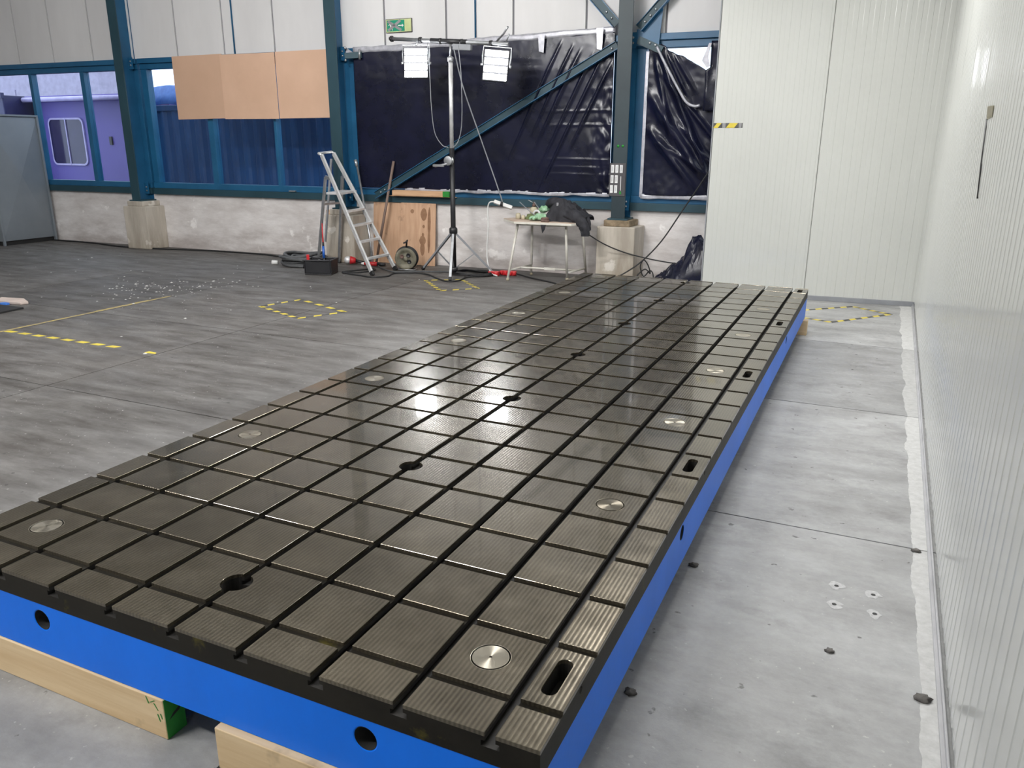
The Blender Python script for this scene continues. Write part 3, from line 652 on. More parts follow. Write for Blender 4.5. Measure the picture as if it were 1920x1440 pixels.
# dark notice on the right column
DX = .012
pr = root('notice_board', WP(-1.445, -.307, 1.08), 'dark notice with seven white labels on the column', 'notice', None, WA)
part('board', MB(WALL).box(-1.545, -1.338, -.311, -.3025, 1.08, 1.485), M['posterdark'], pr, bevel=.002)
for (cx, cz) in ((-1.507, 1.415), (-1.452, 1.415), (-1.395, 1.415), (-1.510, 1.290), (-1.455, 1.290), (-1.513, 1.168), (-1.458, 1.168)):
    lb = part('label', MB(WALL).box(cx - .019, cx + .019, -.3135, -.311, cz - .048, cz + .048), M['paper'], pr)
    part('lettering', MB(WALL).box(cx - .008, cx - .004, -.3142, -.3135, cz - .032, cz + .030).box(cx + .004, cx + .007, -.3142, -.3135, cz - .024, cz + .034), M['trimgrey'], lb)
part('arrow_bar', MB(WALL).box(-1.401, -1.393, -.3135, -.311, 1.15, 1.325), M['paper'], pr)
part('green_mark', MB(WALL).box(-1.410, -1.385, -.3135, -.311, 1.105, 1.140), M['green'], pr)
single('green_dot', MB(WALL).lathe([(.017, 0), (.017, .002)], (-1.45, -.3025, 1.69), RX, 14).lathe([(.017, 0), (.017, .002)], (-1.39, -.3025, 1.69), RX, 14), M['green'], WP(-1.42, -.303, 1.69), 'pair of green dots on the dark column above the notice', 'sticker', rz=WA)

# grey steel cabinet at the left end of the windows
cx_, ya, yb, za, zb = -11.95, 7.47, 8.455, .075, 2.13
cbn = root('steel_cabinet', (-12.5, 7.96, 0), 'tall grey sheet steel cabinet with cross-folded side left of the windows', 'cabinet')
part('carcass', MB().box(-13.2, cx_ - .02, ya, yb, za, zb), M['cabinet'], cbn, bevel=.006)
ym, zm = (ya + yb) / 2, 1.16
sp_ = MB(); q = [(cx_ - .018, ya + .03, za + .02), (cx_ - .018, yb - .01, za + .02), (cx_ - .018, yb - .01, zb - .02), (cx_ - .018, ya + .03, zb - .02), (cx_ + .05, ym, zm)]
sp_.add(q, [(0, 1, 4), (1, 2, 4), (2, 3, 4), (3, 0, 4)])
part('folded_side', sp_, M['cabinet'], cbn)
for y in (ya, yb - .03): part('post', MB().box(cx_ - .03, cx_ + .012, y, y + .035, .001, zb), M['cabinet'], cbn, bevel=.003)
part('top_edge', MB().box(-13.2, cx_ + .012, ya, yb + .004, zb, zb + .03), M['cabinet'], cbn, bevel=.003)
part('kick_space', MB().box(-13.1, cx_ - .06, ya + .03, yb - .03, .001, za), M['rubber'], cbn)

# old timber lying on the window ledge and plywood leaning under it
r = root('ledge_timber', WP(-4.4, -.12, .985), 'short weathered timber with a green end lying on the blue ledge', 'timber', None, WA)
part('beam', MB(WALL).box(-4.82, -4.00, -.17, -.062, .989, 1.067), M['old_timber'], r, bevel=.006)
part('green_end', MB(WALL).box(-4.00, -3.90, -.168, -.064, .990, 1.066), M['green'], r, bevel=.004, label='green painted end')
single('timber_lath', MB(WALL).box(-4.95, -3.83, -.10, -.061, .9785, .9885), M['old_timber'], WP(-4.4, -.08, .98), 'thin wooden slat under the weathered timber on the ledge', 'slat', rz=WA, bevel=.002)
def leaning(s0, s1, top, base, h, t, lab):
    mb = MB(WALL)
    vs = [(s, y, z) for s in (s0, s1) for y, z in ((-base, .002), (-base - t, .002), (-top - t, h), (-top, h))]
    mb.add(vs, [(0, 1, 2, 3), (7, 6, 5, 4), (0, 4, 5, 1), (1, 5, 6, 2), (2, 6, 7, 3), (3, 7, 4, 0)])
    return single('plywood_sheet', mb, M['ply'], WP((s0 + s1) / 2, -base, 0), lab, 'board', 'plywood sheets against the wall', rz=WA, bevel=.002)
leaning(-5.22, -4.30, .018, .10, .91, .018, 'wide plywood sheet leaning on the wall behind the ladder')
leaning(-4.74, -4.17, .040, .125, .90, .018, 'oil spotted plywood sheet leaning in front of the wider sheet')
sp = MB(WALL)
for (s_, z, w, h) in ((-4.36, .73, .05, .09), (-4.36, .56, .018, .025), (-4.37, .44, .018, .03), (-4.375, .36, .05, .07), (-4.375, .25, .035, .11), (-4.27, .62, .025, .22), (-4.27, .36, .022, .18), (-4.55, .77, .03, .03)):
    y = -.1435 + (z / .9) * .085 - .0012
    sp.add([(s_ + w * math.cos(2 * PI * k / 14) * (1 + .2 * noise.noise((k, s_ * 9, z))), y + (h * math.sin(2 * PI * k / 14)) * .0944, z + h * math.sin(2 * PI * k / 14)) for k in range(14)], [list(range(14))])
single('oil_spots', sp, M['ply_stain'], WP(-4.35, -.14, .5), 'dark oil spots on the front plywood sheet', 'stain', kind='stuff', rz=WA)
single('wood_wedge', MB(WALL).box(-5.87, -5.805, -.33, -.25, .7005, .765), M['old_timber'], WP(-5.84, -.29, .70), 'small wooden wedge beside the column foot behind the ladder', 'wedge', rz=WA, bevel=.004)

# ------------------------------------------------------------------ floodlights on the tripod stand
st = root('light_stand', (-3.50, 8.10, 0), 'tall tripod stand with silver upper pole between the two floodlights', 'light stand')
part('lower_pole', MB().tube([(-3.5, 8.1, .05), (-3.5, 8.1, 1.655)], .034, 14), M['black'], st, label='black lower pole')
part('upper_pole', MB().tube([(-3.5, 8.1, 1.65), (-3.495, 8.1, 2.72)], .027, 14), M['alu'], st, label='silver upper pole')
part('pole_tip', MB().tube([(-3.495, 8.1, 2.72), (-3.493, 8.1, 2.92)], .014, 10), M['zinc'], st)
part('collar', MB().lathe([(.03, 2.69), (.038, 2.70), (.038, 2.75), (.02, 2.76)], (-3.495, 8.1, 0), None, 14), M['zinc'], st)
part('hub', MB().lathe([(.035, .56), (.055, .57), (.055, .63), (.035, .65)], (-3.5, 8.1, 0), None, 14), M['black'], st)
part('lower_collar', MB().lathe([(.036, .06), (.055, .065), (.055, .11), (.036, .115)], (-3.5, 8.1, 0), None, 14), M['black'], st)
for (fx, fy), mt, nm in (((-3.34, 7.70), M['zinc'], 'bright front leg'), ((-4.13, 8.34), M['trimgrey'], None), ((-3.02, 8.36), M['trimgrey'], None)):
    top = Vector((-3.5, 8.1, .60)); ft = Vector((fx, fy, .022)); d = (ft - top); side = Vector((-d.y, d.x, 0)).normalized()
    lg = part('leg', MB().bar(top + d * .03, ft, .034, .026, (0, 0, 1)), mt, st, bevel=.003, label=nm)
    part('rubber_foot', MB().bar(ft - d.normalized() * .03, ft + d.normalized() * .018, .042, .034), M['rubber'], lg, bevel=.004)
    part('strut', MB().bar(Vector((-3.5, 8.1, .09)) + d * Vector((1, 1, 0)).normalized().x * 0, top + d * .52, .016, .012), M['zinc'], st)
part('crank', MB().tube([(-3.5, 8.06, 1.47), (-3.58, 8.0, 1.45), (-3.70, 7.99, 1.43)], .014, 8).box(-3.72, -3.56, 7.975, 8.005, 1.425, 1.455), M['zinc'], st, bevel=.003)
part('winch_drum', MB().lathe([(.055, -.03), (.06, -.028), (.06, -.02), (.03, -.018), (.03, .018), (.06, .02), (.06, .028), (.055, .03)], (-3.52, 8.05, 1.50), RX, 18), M['zinc'], st)
ba, bb = Vector((-4.36, 8.06, 3.0)), Vector((-2.70, 8.12, 2.868)); bd = bb - ba
part('crossbar', MB().tube([ba, bb], .024, 10), M['zinc'], st)
part('crossbar_sleeve', MB().tube([ba + bd * .36, ba + bd * .66], .032, 10), M['black'], st)
for t in (.02, .27, .44, .62, .86): part('clamp', MB().lathe([(.027, -.018), (.036, -.015), (.036, .015), (.027, .018)], ba + bd * t + Vector((0, 0, 0)), RY, 12), M['black'], st)
part('spare_bracket', MB().bar(ba + bd * .55 + Vector((0, 0, -.06)), ba + bd * .70 + Vector((0, 0, -.06)), .06, .07), M['trimgrey'], st, bevel=.006)
single('stick', MB().tube([(-2.92, 8.2, 2.90), (-2.79, 8.16, 2.99), (-2.70, 8.1, 3.06)], .012, 7).tube([(-2.77, 8.2, 2.905), (-2.72, 8.18, 2.99)], .010, 7), M['zinc'], (-2.85, 8.18, 2.9), 'short metal rods sticking up from the right end of the crossbar', 'rod')

def flood(name, c, hang, rot, lab):
    R = Euler(rot).to_matrix(); c = Vector(c)
    r = root(name, c, lab, 'floodlight', 'floodlights on the stand')
    T = lambda x, y, z: c + R @ Vector((x, y, z))
    hb = MB(); hb.obox(c + R @ Vector((0, .03, 0)), (.312, .045, .372), R)
    part('housing', hb, M['black'], r, bevel=.006)
    for k in range(4):
        md = MB(); z = .135 - .09 * k
        for q in (-1, 0, 1): md.obox(c + R @ Vector((q * .095, .003, z)), (.0935, .010, .068), R)
        part('led_module', md, M['led'], r)
    f = MB()
    for q in range(9): f.obox(c + R @ Vector((-.13 + .0325 * q, .07, 0)), (.006, .045, .34), R)
    part('heat_sink', f, M['trimgrey'], r)
    part('yoke', MB().tube([T(-.165, .03, 0), T(-.175, .03, .10), T(-.17, .035, .215), T(.17, .035, .215), T(.175, .03, .10), T(.165, .03, 0)], .010, 6, smooth=False), M['zinc'], r)
    for q in (-1, 1): part('knob', MB().lathe([(.016, -.014), (.016, .014)], T(q * .178, .03, 0), R @ RY, 12), M['zinc'], r)
    part('hanger', MB().tube([T(0, .035, .215), Vector(hang)], .013, 8), M['zinc'], r)
flood('floodlight', (-3.955, 8.02, 2.695), ba + bd * .25, (math.radians(-6), 0, math.radians(21)), 'lit LED floodlight under the higher end of the crossbar, below the exit sign')
flood('floodlight', (-2.84, 8.05, 2.63), ba + bd * .92, (math.radians(-6), math.radians(5), math.radians(19)), 'lit LED floodlight under the lower end of the crossbar, above the white power strip')

def cable(name, pts, r, mt, lab, grp=None, n=8, cat='cable'):
    return single(name, MB().tube(spline(pts, n), r, 7), mt, pts[0], lab, cat, grp)
cable('lamp_cable', [(-3.80, 8.06, 2.93), (-3.79, 8.08, 2.6), (-3.78, 8.08, 2.2), (-3.74, 8.08, 1.86), (-3.63, 8.07, 1.70), (-3.535, 8.07, 1.665)], .0055, M['trimgrey'], 'thin lamp cable looping down to the pole from the lamp under the exit sign')
cable('lamp_cable', [(-3.36, 8.06, 2.88), (-3.33, 8.07, 2.5), (-3.33, 8.07, 2.0), (-3.38, 8.07, 1.76), (-3.465, 8.07, 1.66)], .0055, M['trimgrey'], 'thin lamp cable hanging on the window side close to the silver pole')
cable('power_lead', [(-3.47, 8.14, 2.86), (-3.40, 8.25, 2.4), (-3.2, 8.36, 1.75), (-3.03, 8.42, 1.25), (-2.96, 8.45, 1.03), (-2.945, 8.46, .965)], .008, M['trimgrey'], 'long straight lead from the crossbar down to the white power strip')

# ------------------------------------------------------------------ white power strip with its cable
ps = root('power_strip', (-2.93, 8.46, .93), 'white power strip hanging by the table end under the black lead', 'power strip')
part('body', MB().bar((-3.06, 8.44, .975), (-2.82, 8.50, .895), .05, .042, (.2, -.8, .5)), M['whiteplastic'], ps, bevel=.008)
part('plug', MB().tube([(-2.945, 8.44, .975), (-2.95, 8.43, .915)], [.014, .022], 10), M['black'], ps)
part('flex', MB().tube(spline([(-3.06, 8.44, .975), (-3.13, 8.44, .955), (-3.155, 8.44, .86), (-3.14, 8.42, .62), (-3.15, 8.40, .36), (-3.12, 8.36, .17), (-3.04, 8.30, .04), (-2.93, 8.26, .012)], 8), .010, 8), M['whiteplastic'], ps)

# ------------------------------------------------------------------ work table and what lies on it
tb = root('work_table', (-2.3, 8.45, 0), 'white steel table with angled legs and clutter under the window', 'table')
TZ = .765
poly = [(-2.90, 8.40), (-2.60, 8.08), (-1.84, 8.13), (-1.745, 8.32), (-1.87, 8.72), (-2.74, 8.74)]
part('tabletop', MB().prism(poly, TZ - .006, TZ), M['tabletop'], tb, bevel=.002)
part('edge_band', MB().prism([(x * 1.004 + .0092, y * 1.004 - .034) for x, y in poly], TZ - .034, TZ - .006), M['tablepaint'], tb, bevel=.004)
feet = [((-2.68, 8.06), (-2.62, 8.25)), ((-1.985, 8.42), (-1.96, 8.27)), ((-2.59, 8.63), (-2.57, 8.60)), ((-1.875, 8.85), (-1.85, 8.55))]
for (a, b) in feet:
    lg = part('leg', MB().tube([(a[0], a[1], .012), (b[0], b[1], TZ - .034)], .0165, 12), M['tablepaint'], tb)
    part('foot_cap', MB().tube([(a[0], a[1], .001), (a[0], a[1], .03)], .02, 10), M['cream'], lg)
def lp(i, t): a, b = feet[i]; return Vector((a[0] + (b[0] - a[0]) * t, a[1] + (b[1] - a[1]) * t, .012 + (TZ - .046) * t))
part('side_rail', MB().tube([lp(0, .17), lp(2, .17)], .013, 10), M['tablepaint'], tb)
part('side_rail', MB().tube([lp(1, .12), lp(3, .14)], .013, 10), M['tablepaint'], tb)
a_, b_ = (lp(0, .17) + lp(2, .17)) / 2, (lp(1, .12) + lp(3, .14)) / 2
part('stretcher', MB().tube([a_, b_], .013, 10), M['tablepaint'], tb)
part('stretcher_sleeve', MB().bar(a_.lerp(b_, .42), a_.lerp(b_, .62), .034, .034), M['tablepaint'], tb, bevel=.004)
part('apron', MB().bar((-2.62, 8.25, TZ - .05), (-1.96, 8.27, TZ - .05), .02, .03), M['tablepaint'], tb)

def blob(c, size, seed, amp=.25, f=1.5, nu=28, nv=16, flat=True, G=I4):
    mb = MB(G); c = Vector(c)
    def fn(u, v):
        th = 2 * PI * u; ph = PI * v
        d = Vector((math.sin(ph) * math.cos(th), math.sin(ph) * math.sin(th), -math.cos(ph)))
        k = 1 + amp * noise.noise(d * f + Vector((seed, 0, 0))) + amp * .55 * noise.noise(d * f * 2.7 + Vector((seed, 3, 0)))
        p = Vector((d.x * size[0] * k, d.y * size[1] * k, d.z * size[2] * k))
        if flat: p.z = max(p.z, -size[2] * .55)
        return c + p
    mb.grid(lambda u, v: fn(u % 1.0, v), nu, nv); return mb
jk = root('jacket', (-2.05, 8.45, TZ), 'black work jacket heaped on the table end with a sleeve hanging down', 'jacket')
def jack(u, v):
    x = -2.27 + .55 * u; y = 8.24 + .42 * v
    e = max(0, 1 - abs((u - .52) / .50) ** 2.6) * max(0, 1 - abs((v - .5) / .5) ** 3)
    h = .185 * e ** .45 * (1.10 - .50 * u + .35 * math.exp(-((u - .36) / .2) ** 2))
    w_ = noise.noise((u * 2.2, v * 2.0, 2))
    f1 = 1 - abs(noise.noise((u * 3.2 + v * 2.4, v * 1.6 - u * 2.0, 7))) * 2
    f2 = 1 - abs(noise.noise((u * 7 + v * 5, v * 3 - u * 4, 3))) * 2
    h += (.045 * f1 + .020 * f2 + .05 * w_) * e ** .35
    return (x + .03 * noise.noise((u * 5, v * 5, 1)), y + .03 * noise.noise((u * 5, v * 5, 4)), TZ + .003 + max(0, h))
part('body', MB().grid(jack, 90, 60), M['cloth'], jk)
def cloth_tube(pts, rad, flat_, seed, nu=22):
    """A crumpled fabric tube along pts; flat_ squashes it, creases run mostly across it."""
    P = spline(pts, 12); n = len(P) - 1
    def fn(u, v):
        k = min(n - 1, int(v * n)); p = P[k].lerp(P[k + 1], v * n - k); t = (P[k + 1] - P[k]).normalized()
        s1 = t.cross(Vector((0, -1, .3))).normalized(); s2 = s1.cross(t)
        th = 2 * PI * (u % 1.0); cr = 1 - abs(noise.noise((math.cos(th) * 1.1 + seed, math.sin(th) * 1.1, v * 7))) * 2
        rr = (rad[0] + (rad[1] - rad[0]) * v) * (1 + .20 * cr + .22 * noise.noise((math.cos(th) * 1.5, math.sin(th) * 1.5 + seed, v * 3)))
        return p + s1 * rr * math.cos(th) + s2 * rr * flat_ * math.sin(th)
    return MB().grid(fn, nu, 60)
part('sleeve', cloth_tube([(-2.06, 8.34, .90), (-1.95, 8.29, .875), (-1.84, 8.25, .835), (-1.745, 8.235, .77), (-1.69, 8.23, .69), (-1.685, 8.235, .605)], (.075, .048), .62, 2.0), M['cloth'], jk)
part('sleeve', cloth_tube([(-2.0, 8.50, .93), (-1.90, 8.47, .875), (-1.81, 8.42, .83), (-1.74, 8.37, .76), (-1.715, 8.33, .66)], (.07, .055), .6, 6.0), M['cloth'], jk)
part('collar', cloth_tube([(-2.29, 8.46, .92), (-2.24, 8.40, .985), (-2.15, 8.36, 1.01), (-2.05, 8.36, .985), (-1.97, 8.42, .93)], (.045, .05), .7, 9.0), M['cloth'], jk)
part('zip_tab', MB().box(-2.10, -2.075, 8.285, 8.295, .955, 1.0), M['tapegrey'], jk)
single('cloth_tail', MB().prism([(-2.235, TZ - .03), (-2.165, TZ - .03), (-2.18, TZ - .09), (-2.21, TZ - .135)], 8.088, 8.096, XZ), M['cloth'], (-2.2, 8.09, .68), 'pointed black strap end hanging under the front table edge', 'strap')
oc = root('spray_can', (-2.53, 8.56, TZ), 'cream metal oil can with pump lever at the back of the table', 'oil can')
part('body', MB().lathe([(.052, 0), (.056, .006), (.056, .11), (.045, .135), (.026, .15)], (-2.53, 8.56, TZ + .001), None, 18), M['cream'], oc)
part('pump_neck', MB().lathe([(.024, .15), (.024, .185), (.012, .19), (.012, .215)], (-2.53, 8.56, TZ), None, 12), M['brown'], oc)
part('lever', MB().bar((-2.525, 8.56, TZ + .215), (-2.445, 8.56, TZ + .12), .022, .008), M['zinc'], oc)
part('spout', MB().tube([(-2.53, 8.56, TZ + .20), (-2.585, 8.55, TZ + .225), (-2.61, 8.55, TZ + .235)], .006, 7), M['zinc'], oc)
gl = root('rubber_glove', (-2.31, 8.26, TZ), 'light green rubber glove lying in front of the jacket', 'glove')
part('palm', blob((-2.31, 8.26, TZ + .05), (.085, .055, .055), 2.2, .3), M['glove'], gl)
for k, (dx, dy, ln) in enumerate(((-.10, -.045, .085), (-.115, -.02, .10), (-.12, .005, .105), (-.11, .03, .09), (-.03, -.08, .07))):
    part('finger', MB().tube(spline([(-2.34 + dx * .15, 8.26 + dy * .5, TZ + .045), (-2.34 + dx * .7, 8.26 + dy, TZ + .045), (-2.34 + dx, 8.26 + dy * 1.15, TZ + .018)], 4), [.017] * 8 + [.010], 8), M['glove'], gl)
single('rubber_glove', blob((-2.315, 8.40, TZ + .14), (.065, .05, .045), 5.1, .3, flat=False), M['glove'], (-2.315, 8.40, TZ + .08), 'green glove cuff poking out from under the jacket collar', 'glove')
single('olive_rag', blob((-2.47, 8.40, TZ + .026), (.11, .05, .045), 8.3, .35), M['olive'], (-2.47, 8.40, TZ), 'olive rag between the green glove and the cream pots', 'rag')
single('brown_glove', blob((-2.205, 8.17, TZ + .022), (.055, .04, .036), 6.6, .4), M['brown'], (-2.205, 8.17, TZ), 'crumpled brown leather scrap at the front table edge', 'scrap')
for k, (x, y, rr, h, lab) in enumerate(((-2.685, 8.40, .036, .075, 'cream pot at the near left corner of the table clutter'), (-2.60, 8.37, .026, .055, 'small cream pot next to the olive rag'))):
    single('small_pot', MB().lathe([(rr * .8, 0), (rr, .008), (rr, h * .75), (rr * .7, h * .85), (rr * .7, h)], (x, y, TZ + .001), None, 14), M['cream'], (x, y, TZ), lab, 'pot')
single('white_tape_roll', MB().tube([(-2.46 + .045 * math.cos(2 * PI * k / 20), 8.50, TZ + .062 + .045 * math.sin(2 * PI * k / 20)) for k in range(21)], .016, 8), M['paper'], (-2.46, 8.50, TZ), 'white roll standing behind the olive rag', 'tape roll')
cable('table_wire', [(-2.72, 8.52, .975), (-2.6, 8.45, .91), (-2.48, 8.38, .85), (-2.38, 8.33, .815), (-2.30, 8.27, .80)], .006, M['trimgrey'], 'thin wire lying across the table clutter')

# ------------------------------------------------------------------ ladder, rods, tools on the floor
ld = root('step_ladder', (-5.0, 8.1, 0), 'folding aluminium stepladder standing open in front of the column', 'ladder')
A1, A2, T1, T2 = Vector((-4.49, 7.61, .02)), Vector((-4.46, 8.13, .02)), Vector((-5.44, 7.91, 1.555)), Vector((-5.51, 8.27, 1.575))
for p, q in ((A1, T1), (A2, T2)):
    sl = part('stile', MB().bar(p, q, .026, .062, (.5, -.2, .8)), M['alu'], ld, bevel=.004)
    part('foot', MB().bar(p - (q - p).normalized() * .02, p + (q - p).normalized() * .04, .032, .068, (.5, -.2, .8)), M['rubber'], sl)
for t in (.125, .265, .40, .52): part('tread', MB().bar(A1.lerp(T1, t), A2.lerp(T2, t), .075, .028), M['alu'], ld, bevel=.003)
P1, P2 = A1.lerp(T1, .67), A2.lerp(T2, .67)
pv = (T1 - A1).normalized() * Vector((1, 1, 0)).length * 0
part('platform', MB().bar(P1 + Vector((-.10, .03, .0)), P2 + Vector((-.10, .03, .0)), .24, .03), M['alu'], ld, bevel=.004)
part('top_handle', MB().tube([T1, T1 + Vector((-.06, .01, .02)), T2 + Vector((-.04, .01, .02)), T2], .018, 8), M['alu'], ld)
Q1, Q2 = Vector((-5.43, 7.95, 1.26)), Vector((-5.42, 8.32, 1.26)); B1, B2 = Vector((-5.72, 8.02, .02)), Vector((-5.60, 8.36, .02))
for p, q in ((B1, Q1), (B2, Q2)):
    lg = part('rear_leg', MB().bar(p, q, .024, .045, (1, -.3, 0)), M['zinc'], ld, bevel=.003)
    part('foot', MB().bar(p - Vector((0, 0, .018)), p + Vector((0, 0, .04)), .03, .05, (1, 0, 0)), M['rubber'], lg)
part('rear_tread', MB().bar(B1.lerp(Q1, .70), B2.lerp(Q2, .70), .03, .03), M['zinc'], ld)
for p, q in ((Q1, A1.lerp(T1, .80)), (Q2, A2.lerp(T2, .80))): part('hinge', MB().bar(p, q, .02, .05), M['zinc'], ld, bevel=.003)
part('support_bar', MB().bar((-5.54, 8.25, 1.50), (-5.70, 8.20, .33), .016, .03, (1, 0, 0)), M['trimgrey'], ld)
single('metal_pole', MB(WALL).tube([(-5.36, -.215, 1.40), (-5.07, -.42, .40), (-4.99, -.50, .0)], .016, 10).tube([(-5.385, -.213, 1.485), (-5.36, -.215, 1.39)], .024, 10), M['zinc'], WP(-5.0, -.5, 0), 'grey pole with a white tip leaning on the column behind the ladder', 'pole', rz=WA)
single('rusty_pipe', MB(WALL).tube([(-4.80, -.12, 1.47), (-5.06, -.30, .016)], .019, 10), M['rust'], WP(-5.06, -.30, 0), 'brown rusty pipe leaning over the diagonal brace and plywood', 'pipe', rz=WA)

bx = root('tool_tote', (-5.22, 7.46, 0), 'black open plastic tool tote standing left of the ladder', 'tool box', None, math.radians(-10))
XB = [(-5.40, 7.34), (-5.10, 7.30), (-5.04, 7.62), (-5.34, 7.66)]
BXG = Matrix.Translation((-5.22, 7.46, 0)) @ Matrix.Rotation(math.radians(18), 4, 'Z')
w_ = MB(BXG)
w_.box(-.19, .19, -.14, .14, .002, .02)
for a, b, c, d in ((-.19, -.175, -.14, .14), (.175, .19, -.14, .14), (-.175, .175, -.14, -.125), (-.175, .175, .125, .14)): w_.box(a, b, c, d, .02, .185)
part('tub', w_, M['black'], bx, bevel=.008)
rim = MB(BXG)
for a, b, c, d in ((-.205, -.17, -.155, .155), (.17, .205, -.155, .155), (-.17, .17, -.155, -.12), (-.17, .17, .12, .155)): rim.box(a, b, c, d, .185, .205)
part('rim', rim, M['black'], bx, bevel=.006)
part('divider', MB(BXG).box(-.012, .012, -.12, .12, .02, .20), M['black'], bx)
part('handle', MB(BXG).tube([(-.195, -.10, .20), (-.205, -.12, .09), (-.205, .10, .09), (-.195, .10, .20)], .008, 6), M['rubber'], bx)
single('red_tool', MB(BXG).box(-.15, -.11, -.135, -.118, .14, .275), M['red'], (-5.37, 7.30, .15), 'red tool handle clipped to the near edge of the black tote', 'tool', bevel=.006)
br_ = root('grip_stick', (-5.24, 7.52, .03), 'thin stick with red and blue grips standing in the black tote', 'tool')
part('shaft', MB().tube([(-5.20, 7.50, .024), (-5.235, 7.55, .20)], .010, 8), M['zinc'], br_)
part('blue_grip', MB().tube([(-5.235, 7.55, .20), (-5.25, 7.57, .36)], [.019, .016], 8), M['bluehandle'], br_, label='blue grip')
part('black_ferrule', MB().tube([(-5.25, 7.57, .36), (-5.255, 7.578, .41)], .014, 8), M['black'], br_)
part('red_rod', MB().tube([(-5.255, 7.578, .41), (-5.30, 7.64, .66)], [.011, .006], 8), M['red'], br_, label='red rod')

cc = root('cable_coil', (-6.0, 8.0, 0), 'thick dark grey cable coiled on the floor left of the tool tote', 'cable coil')
rnd = random.Random(11)
pts = []
for k in range(24 * 8 + 1):
    t = k / 24; a = 2 * PI * t + .6
    rr = .33 - .012 * (t % 4) * 1.6 + .02 * math.sin(a * 1.31 + t)
    pts.append((-5.98 + rr * math.cos(a) + .02 * math.sin(t * 2), 8.02 + rr * .95 * math.sin(a), .024 + .030 * (t // 1 * .62) + .016 * math.sin(a * 2 + t)))
pts = [(x, y, max(.022, z)) for x, y, z in pts]
part('turns', MB().tube(pts, .021, 7), M['cablegrey'], cc)
part('inner_turns', MB().tube([(-5.97 + (.24 - .012 * (k / 24)) * math.cos(2 * PI * k / 24), 8.03 + (.22 - .012 * (k / 24)) * math.sin(2 * PI * k / 24), .03 + .02 * (k / 24) + .01 * math.sin(k)) for k in range(24 * 5)], .019, 7), M['cablegrey'], cc)
part('plug', MB().tube([(-6.32, 7.86, .03), (-6.40, 7.82, .03)], [.03, .036], 10), M['whiteplastic'], cc, label='pale plug')

rl = root('cable_reel', (-4.33, 8.22, 0), 'dusty round cable reel standing in front of the plywood', 'cable reel')
RR = Matrix.Rotation(math.radians(24), 3, 'Z') @ RX
def RC(z): return Vector((-4.33, 8.22, .168)) + RR @ Vector((0, 0, z))
part('front_flange', MB().lathe([(.150, 0), (.152, .008), (.144, .016), (.105, .012), (.10, .006), (.03, .006), (.03, .02), (.012, .022)], RC(.045), RR, 30), M['reel'], rl)
part('rear_flange', MB().lathe([(.165, -.012), (.167, 0), (.165, .010)], RC(-.065), RR, 30), M['rubber'], rl)
part('cable_winding', MB().lathe([(.12, -.055)] + [(.128 + .008 * (k % 2), -.055 + .012 * k) for k in range(9)] + [(.12, .045)], RC(0), RR, 30), M['rubber'], rl)
for a in (-.7, .9, 2.6):
    part('socket', MB().lathe([(.026, 0), (.030, .006), (.024, .010), (.022, .002), (.004, .002)], RC(.066) + RR @ Vector((.062 * math.cos(a), .062 * math.sin(a), -.01)), RR, 14), M['brown'] if a > 2 else M['black'], rl)
part('carry_handle', MB().tube([RC(-.05) + Vector((.0, 0, .155)), RC(-.05) + Vector((.01, 0, .23)), RC(0) + Vector((.03, 0, .25)), RC(.03) + Vector((.0, 0, .225)), RC(.035) + Vector((-.03, 0, .215))], .012, 8), M['rubber'], rl)
part('foot_frame', MB().tube([RC(.06) + Vector((-.13, -.02, -.155)), RC(.06) + Vector((.11, 0.03, -.155)), RC(-.08) + Vector((.13, .04, -.155)), RC(-.08) + Vector((-.13, -.02, -.155))], .010, 7), M['zinc'], rl)

hl = root('work_lamp', (-5.36, 8.30, 0), 'round chrome and red hand lamp lying behind the tool tote', 'lamp')
part('reflector', MB().lathe([(.02, .05), (.045, .03), (.06, 0), (.055, -.004), (.02, .015)], (-5.37, 8.27, .075), Matrix.Rotation(math.radians(70), 3, 'X'), 18), M['alu'], hl)
part('housing', MB().tube([(-5.35, 8.30, .07), (-5.28, 8.34, .06)], [.062, .04], 14), M['red'], hl)
part('handle', MB().tube([(-5.28, 8.34, .06), (-5.16, 8.40, .03)], [.024, .018], 10), M['black'], hl)
for nm, a, b, lab in (('cable_plug', (-5.10, 8.30, .035), (-4.90, 8.34, .035), 'red and white plug coupling lying behind the ladder feet'),):
    r = root(nm, a, lab, 'plug')
    part('red_body', MB().tube([a, Vector(a).lerp(Vector(b), .6), b], [.022, .034, .030], 12), M['red'], r)
    part('white_collar', MB().tube([Vector(a) - Vector((.05, .01, 0)), a], [.012, .024], 12), M['whiteplastic'], r)
    part('black_end', MB().tube([b, Vector(b) + Vector((.12, .02, -.005))], [.031, .022], 12), M['black'], r)
for k, (x, y, ln, rz, lab) in enumerate(((-3.01, 8.33, .15, .1, 'red socket block beside the tripod foot'), (-2.90, 8.44, .12, -.2, 'middle red socket block under the table'), (-2.79, 8.45, .11, .3, 'red socket block closest to the table leg'))):
    r = root('socket_block', (x, y, 0), lab, 'socket', 'red sockets under the table', rz)
    G_ = Matrix.Translation((x, y, 0)) @ Matrix.Rotation(rz, 4, 'Z')
    part('body', MB(G_).box(-ln / 2, ln / 2, -.035, .035, .001, .062), M['red'], r, bevel=.008)
    for q in (-.25, .25): part('flap', MB(G_).lathe([(.024, 0), (.026, .008), (.02, .012)], (q * ln, -.036, .034), RX, 14), M['red'], r)

